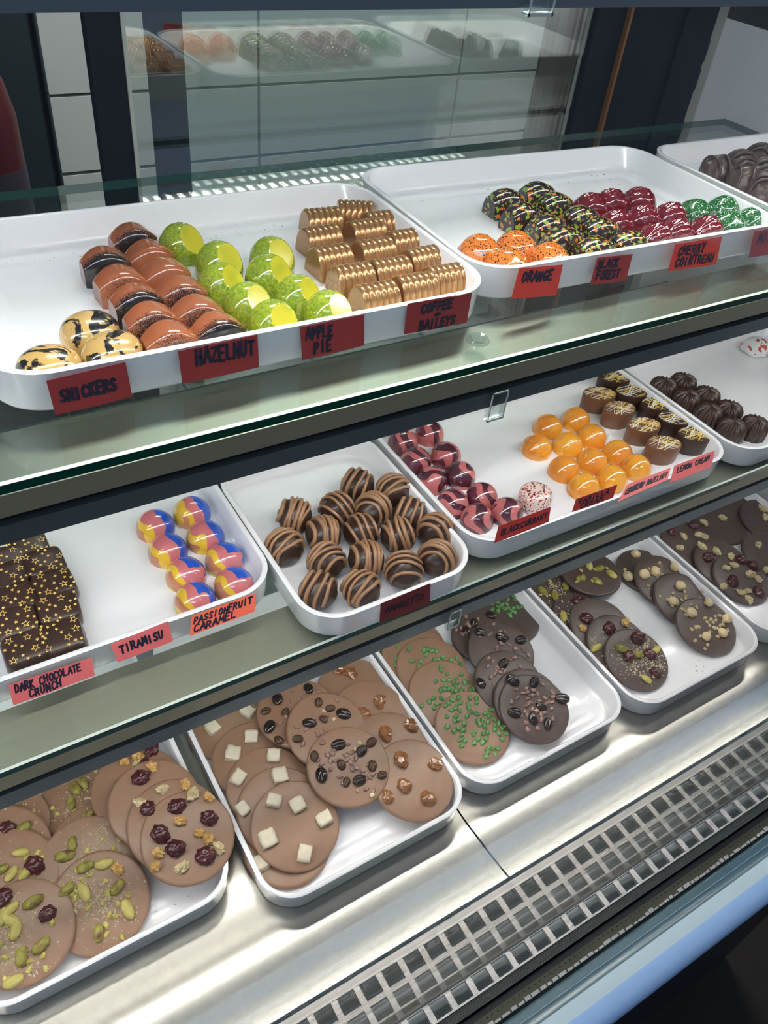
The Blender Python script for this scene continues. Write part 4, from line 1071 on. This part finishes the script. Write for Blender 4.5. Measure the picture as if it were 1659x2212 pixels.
card('deep', [(385, 759), (556, 723), (560, 793), (394, 829)], YU - .001, YU - .003, [('HAZELNUT', .20, .96, .10, .52, -.06)], 'dark red card reading HAZELNUT under the copper loaves')
card('deep', [(649, 707), (787, 679), (787, 746), (653, 778)], YU - .0012, YU - .003, [('APPLE', .08, .50, .10, .42, 0), ('PIE', .19, .47, .56, .88, 0)], 'dark red card reading APPLE PIE under the green domes')
card('deep', [(881, 656), (1020, 632), (1008, 697), (873, 722)], YU - .0016, YU - .003, [('COFFEE', .22, .72, .12, .38, 0), ('+', .42, .55, .44, .62, 0), ('BAILEYS', .22, .80, .66, .94, 0)], 'dark red card starting COFFEE under the ribbed gold barrels')
card('bright', [(1122, 580), (1216, 572), (1202, 638), (1105, 645)], .3600, .3560, [('ORANGE', .12, .82, .16, .46, 0)], 'bright red card reading ORANGE at the left of its tray')
card('deep', [(1291, 557), (1367, 549), (1352, 607), (1275, 615)], .3640, .3610, [('BLACK', .06, .66, .10, .40, 0), ('FOREST', .10, .76, .52, .82, 0)], 'dark red card reading BLACK FOREST under the speckled bonbons')
card('bright', [(1460, 528), (1560, 511), (1547, 571), (1443, 586)], .3590, .3550, [('CHERRY', .10, .68, .12, .44, 0), ('COINTREAU', .10, .92, .56, .86, 0)], 'red card starting CHERRY under the red pod bonbons')
card('deep', [(1630, 500), (1722, 484), (1708, 541), (1618, 557)], .3550, .3520, [('MINT', .12, .60, .12, .46, 0)], 'red card cut off by the right photo edge, under green bonbons')
YM = .3545
card('rose', [(18, 1480), (198, 1420), (205, 1459), (29, 1524)], YM - .002, YM - .009, [('DARK CHOCOLATE', .06, .86, .10, .46, 0), ('CRUNCH', .20, .60, .54, .90, 0)], 'pink-red card reading DARK CHOCOLATE CRUNCH below the star squares', .0006)
card('rose', [(239, 1392), (363, 1342), (374, 1385), (254, 1431)], YM - .002, YM - .009, [('TIRAMISU', .10, .88, .28, .64, 0)], 'pink-red card reading TIRAMISU below the empty tray middle', .0007)
card('coral', [(414, 1331), (552, 1281), (550, 1321), (410, 1374)], YM - .002, YM - .010, [('PASSIONFRUIT', .04, .96, .14, .46, 0), ('CARAMEL', .05, .72, .56, .90, 0)], 'orange-red card reading PASSIONFRUIT CARAMEL below the swirled domes', .0006)
card('deep', [(823, 1304), (930, 1260), (929, 1304), (820, 1345)], .3055, .3025, [('AMARETTO', .10, .88, .34, .62, 0)], 'dark red card reading AMARETTO below the truffle tray', .0006)
card('bright', [(1077, 1137), (1190, 1095), (1185, 1127), (1068, 1173)], .3175, .3130, [('BLACKCURRANT', .08, .96, .30, .66, 0)], 'red card reading BLACKCURRANT below the plum domes', .00055)
card('bright', [(1245, 1078), (1334, 1047), (1324, 1075), (1236, 1106)], .3175, .3140, [('VANILLA', .08, .84, .12, .46, 0), ('CREAM', .16, .72, .56, .88, 0)], 'red card reading VANILLA CREAM below the orange-yellow domes', .0006)
card('rose', [(1356, 1046), (1449, 1010), (1442, 1036), (1335, 1084)], .3175, .3080, [('CRUNCHY HAZELNUT', .06, .96, .30, .70, 0)], 'curled red card ending HAZELNUT, between two cards on the lower shelf', .0005)
card('rose', [(1457, 1006), (1544, 973), (1537, 1008), (1447, 1044)], .3170, .3070, [('LEMON CREAM', .10, .90, .20, .50, 0)], 'curled red card reading LEMON CREAM at the right tray corner', .00055)

# ------------------------------------------------------------------ crumbs lying in the trays
def crumbs(zf, boxes, n, seed, m, label, s0=.0005, s1=.0013):
    rnd = random.Random(seed); mb = MB()
    for i in range(n):
        x0, x1, y0, y1 = rnd.choice(boxes); x, y = rnd.uniform(x0, x1), rnd.uniform(y0, y1); s_ = rnd.uniform(s0, s1); a = rnd.uniform(0, 6)
        p = [(x + s_ * cos(a + k * 2.1), y + s_ * .8 * sin(a + k * 2.1), zf) for k in range(3)] + [(x, y, zf + s_ * .7)]
        mb.add(p, [(0, 1, 2), (0, 1, 3), (1, 2, 3), (2, 0, 3)])
    o = mb.build('chocolate_crumbs', m); o.location.z = CZ; tag(o, label, 'crumbs', None, 'stuff')
M_CRUMB = mat('tan_crumbs', (.50, .30, .13), .6)
crumbs(F1, [(.06, .30, .512, .526)], 60, 1, M_CRUMB, 'fine tan crumbs along the back of the nearest upper tray', .0003, .0009)
crumbs(F1, [(.37, .60, .52, .536), (.55, .60, .42, .53)], 40, 2, M_CRUMB, 'tan crumbs at the back of the second upper tray', .0004, .0016)
crumbs(F3, [(.07, .09, .26, .30), (.02, .09, .262, .275)], 12, 3, M_NUTP, 'pale nut crumbs in the front of the nearest deck tray')
crumbs(F3, [(.56, .60, .25, .42), (.60, .66, .235, .25)], 24, 4, M_NUT, 'golden crumbs between the two files of the fourth deck tray', .0005, .0018)
crumbs(F3, [(.42, .48, .28, .40)], 5, 5, M_DARK, 'dark crumbs on the bare right of the third deck tray', .0008, .0018)
crumbs(F2, [(.22, .26, .40, .46)], 5, 6, M_MILKB, 'brown chocolate shavings in the back of the truffle tray', .0008, .0025)
crumbs(F2, [(.66, .80, .36, .46)], 6, 7, M_NUT, 'golden crumbs on the floor of the fluted cup tray', .0008, .0016)
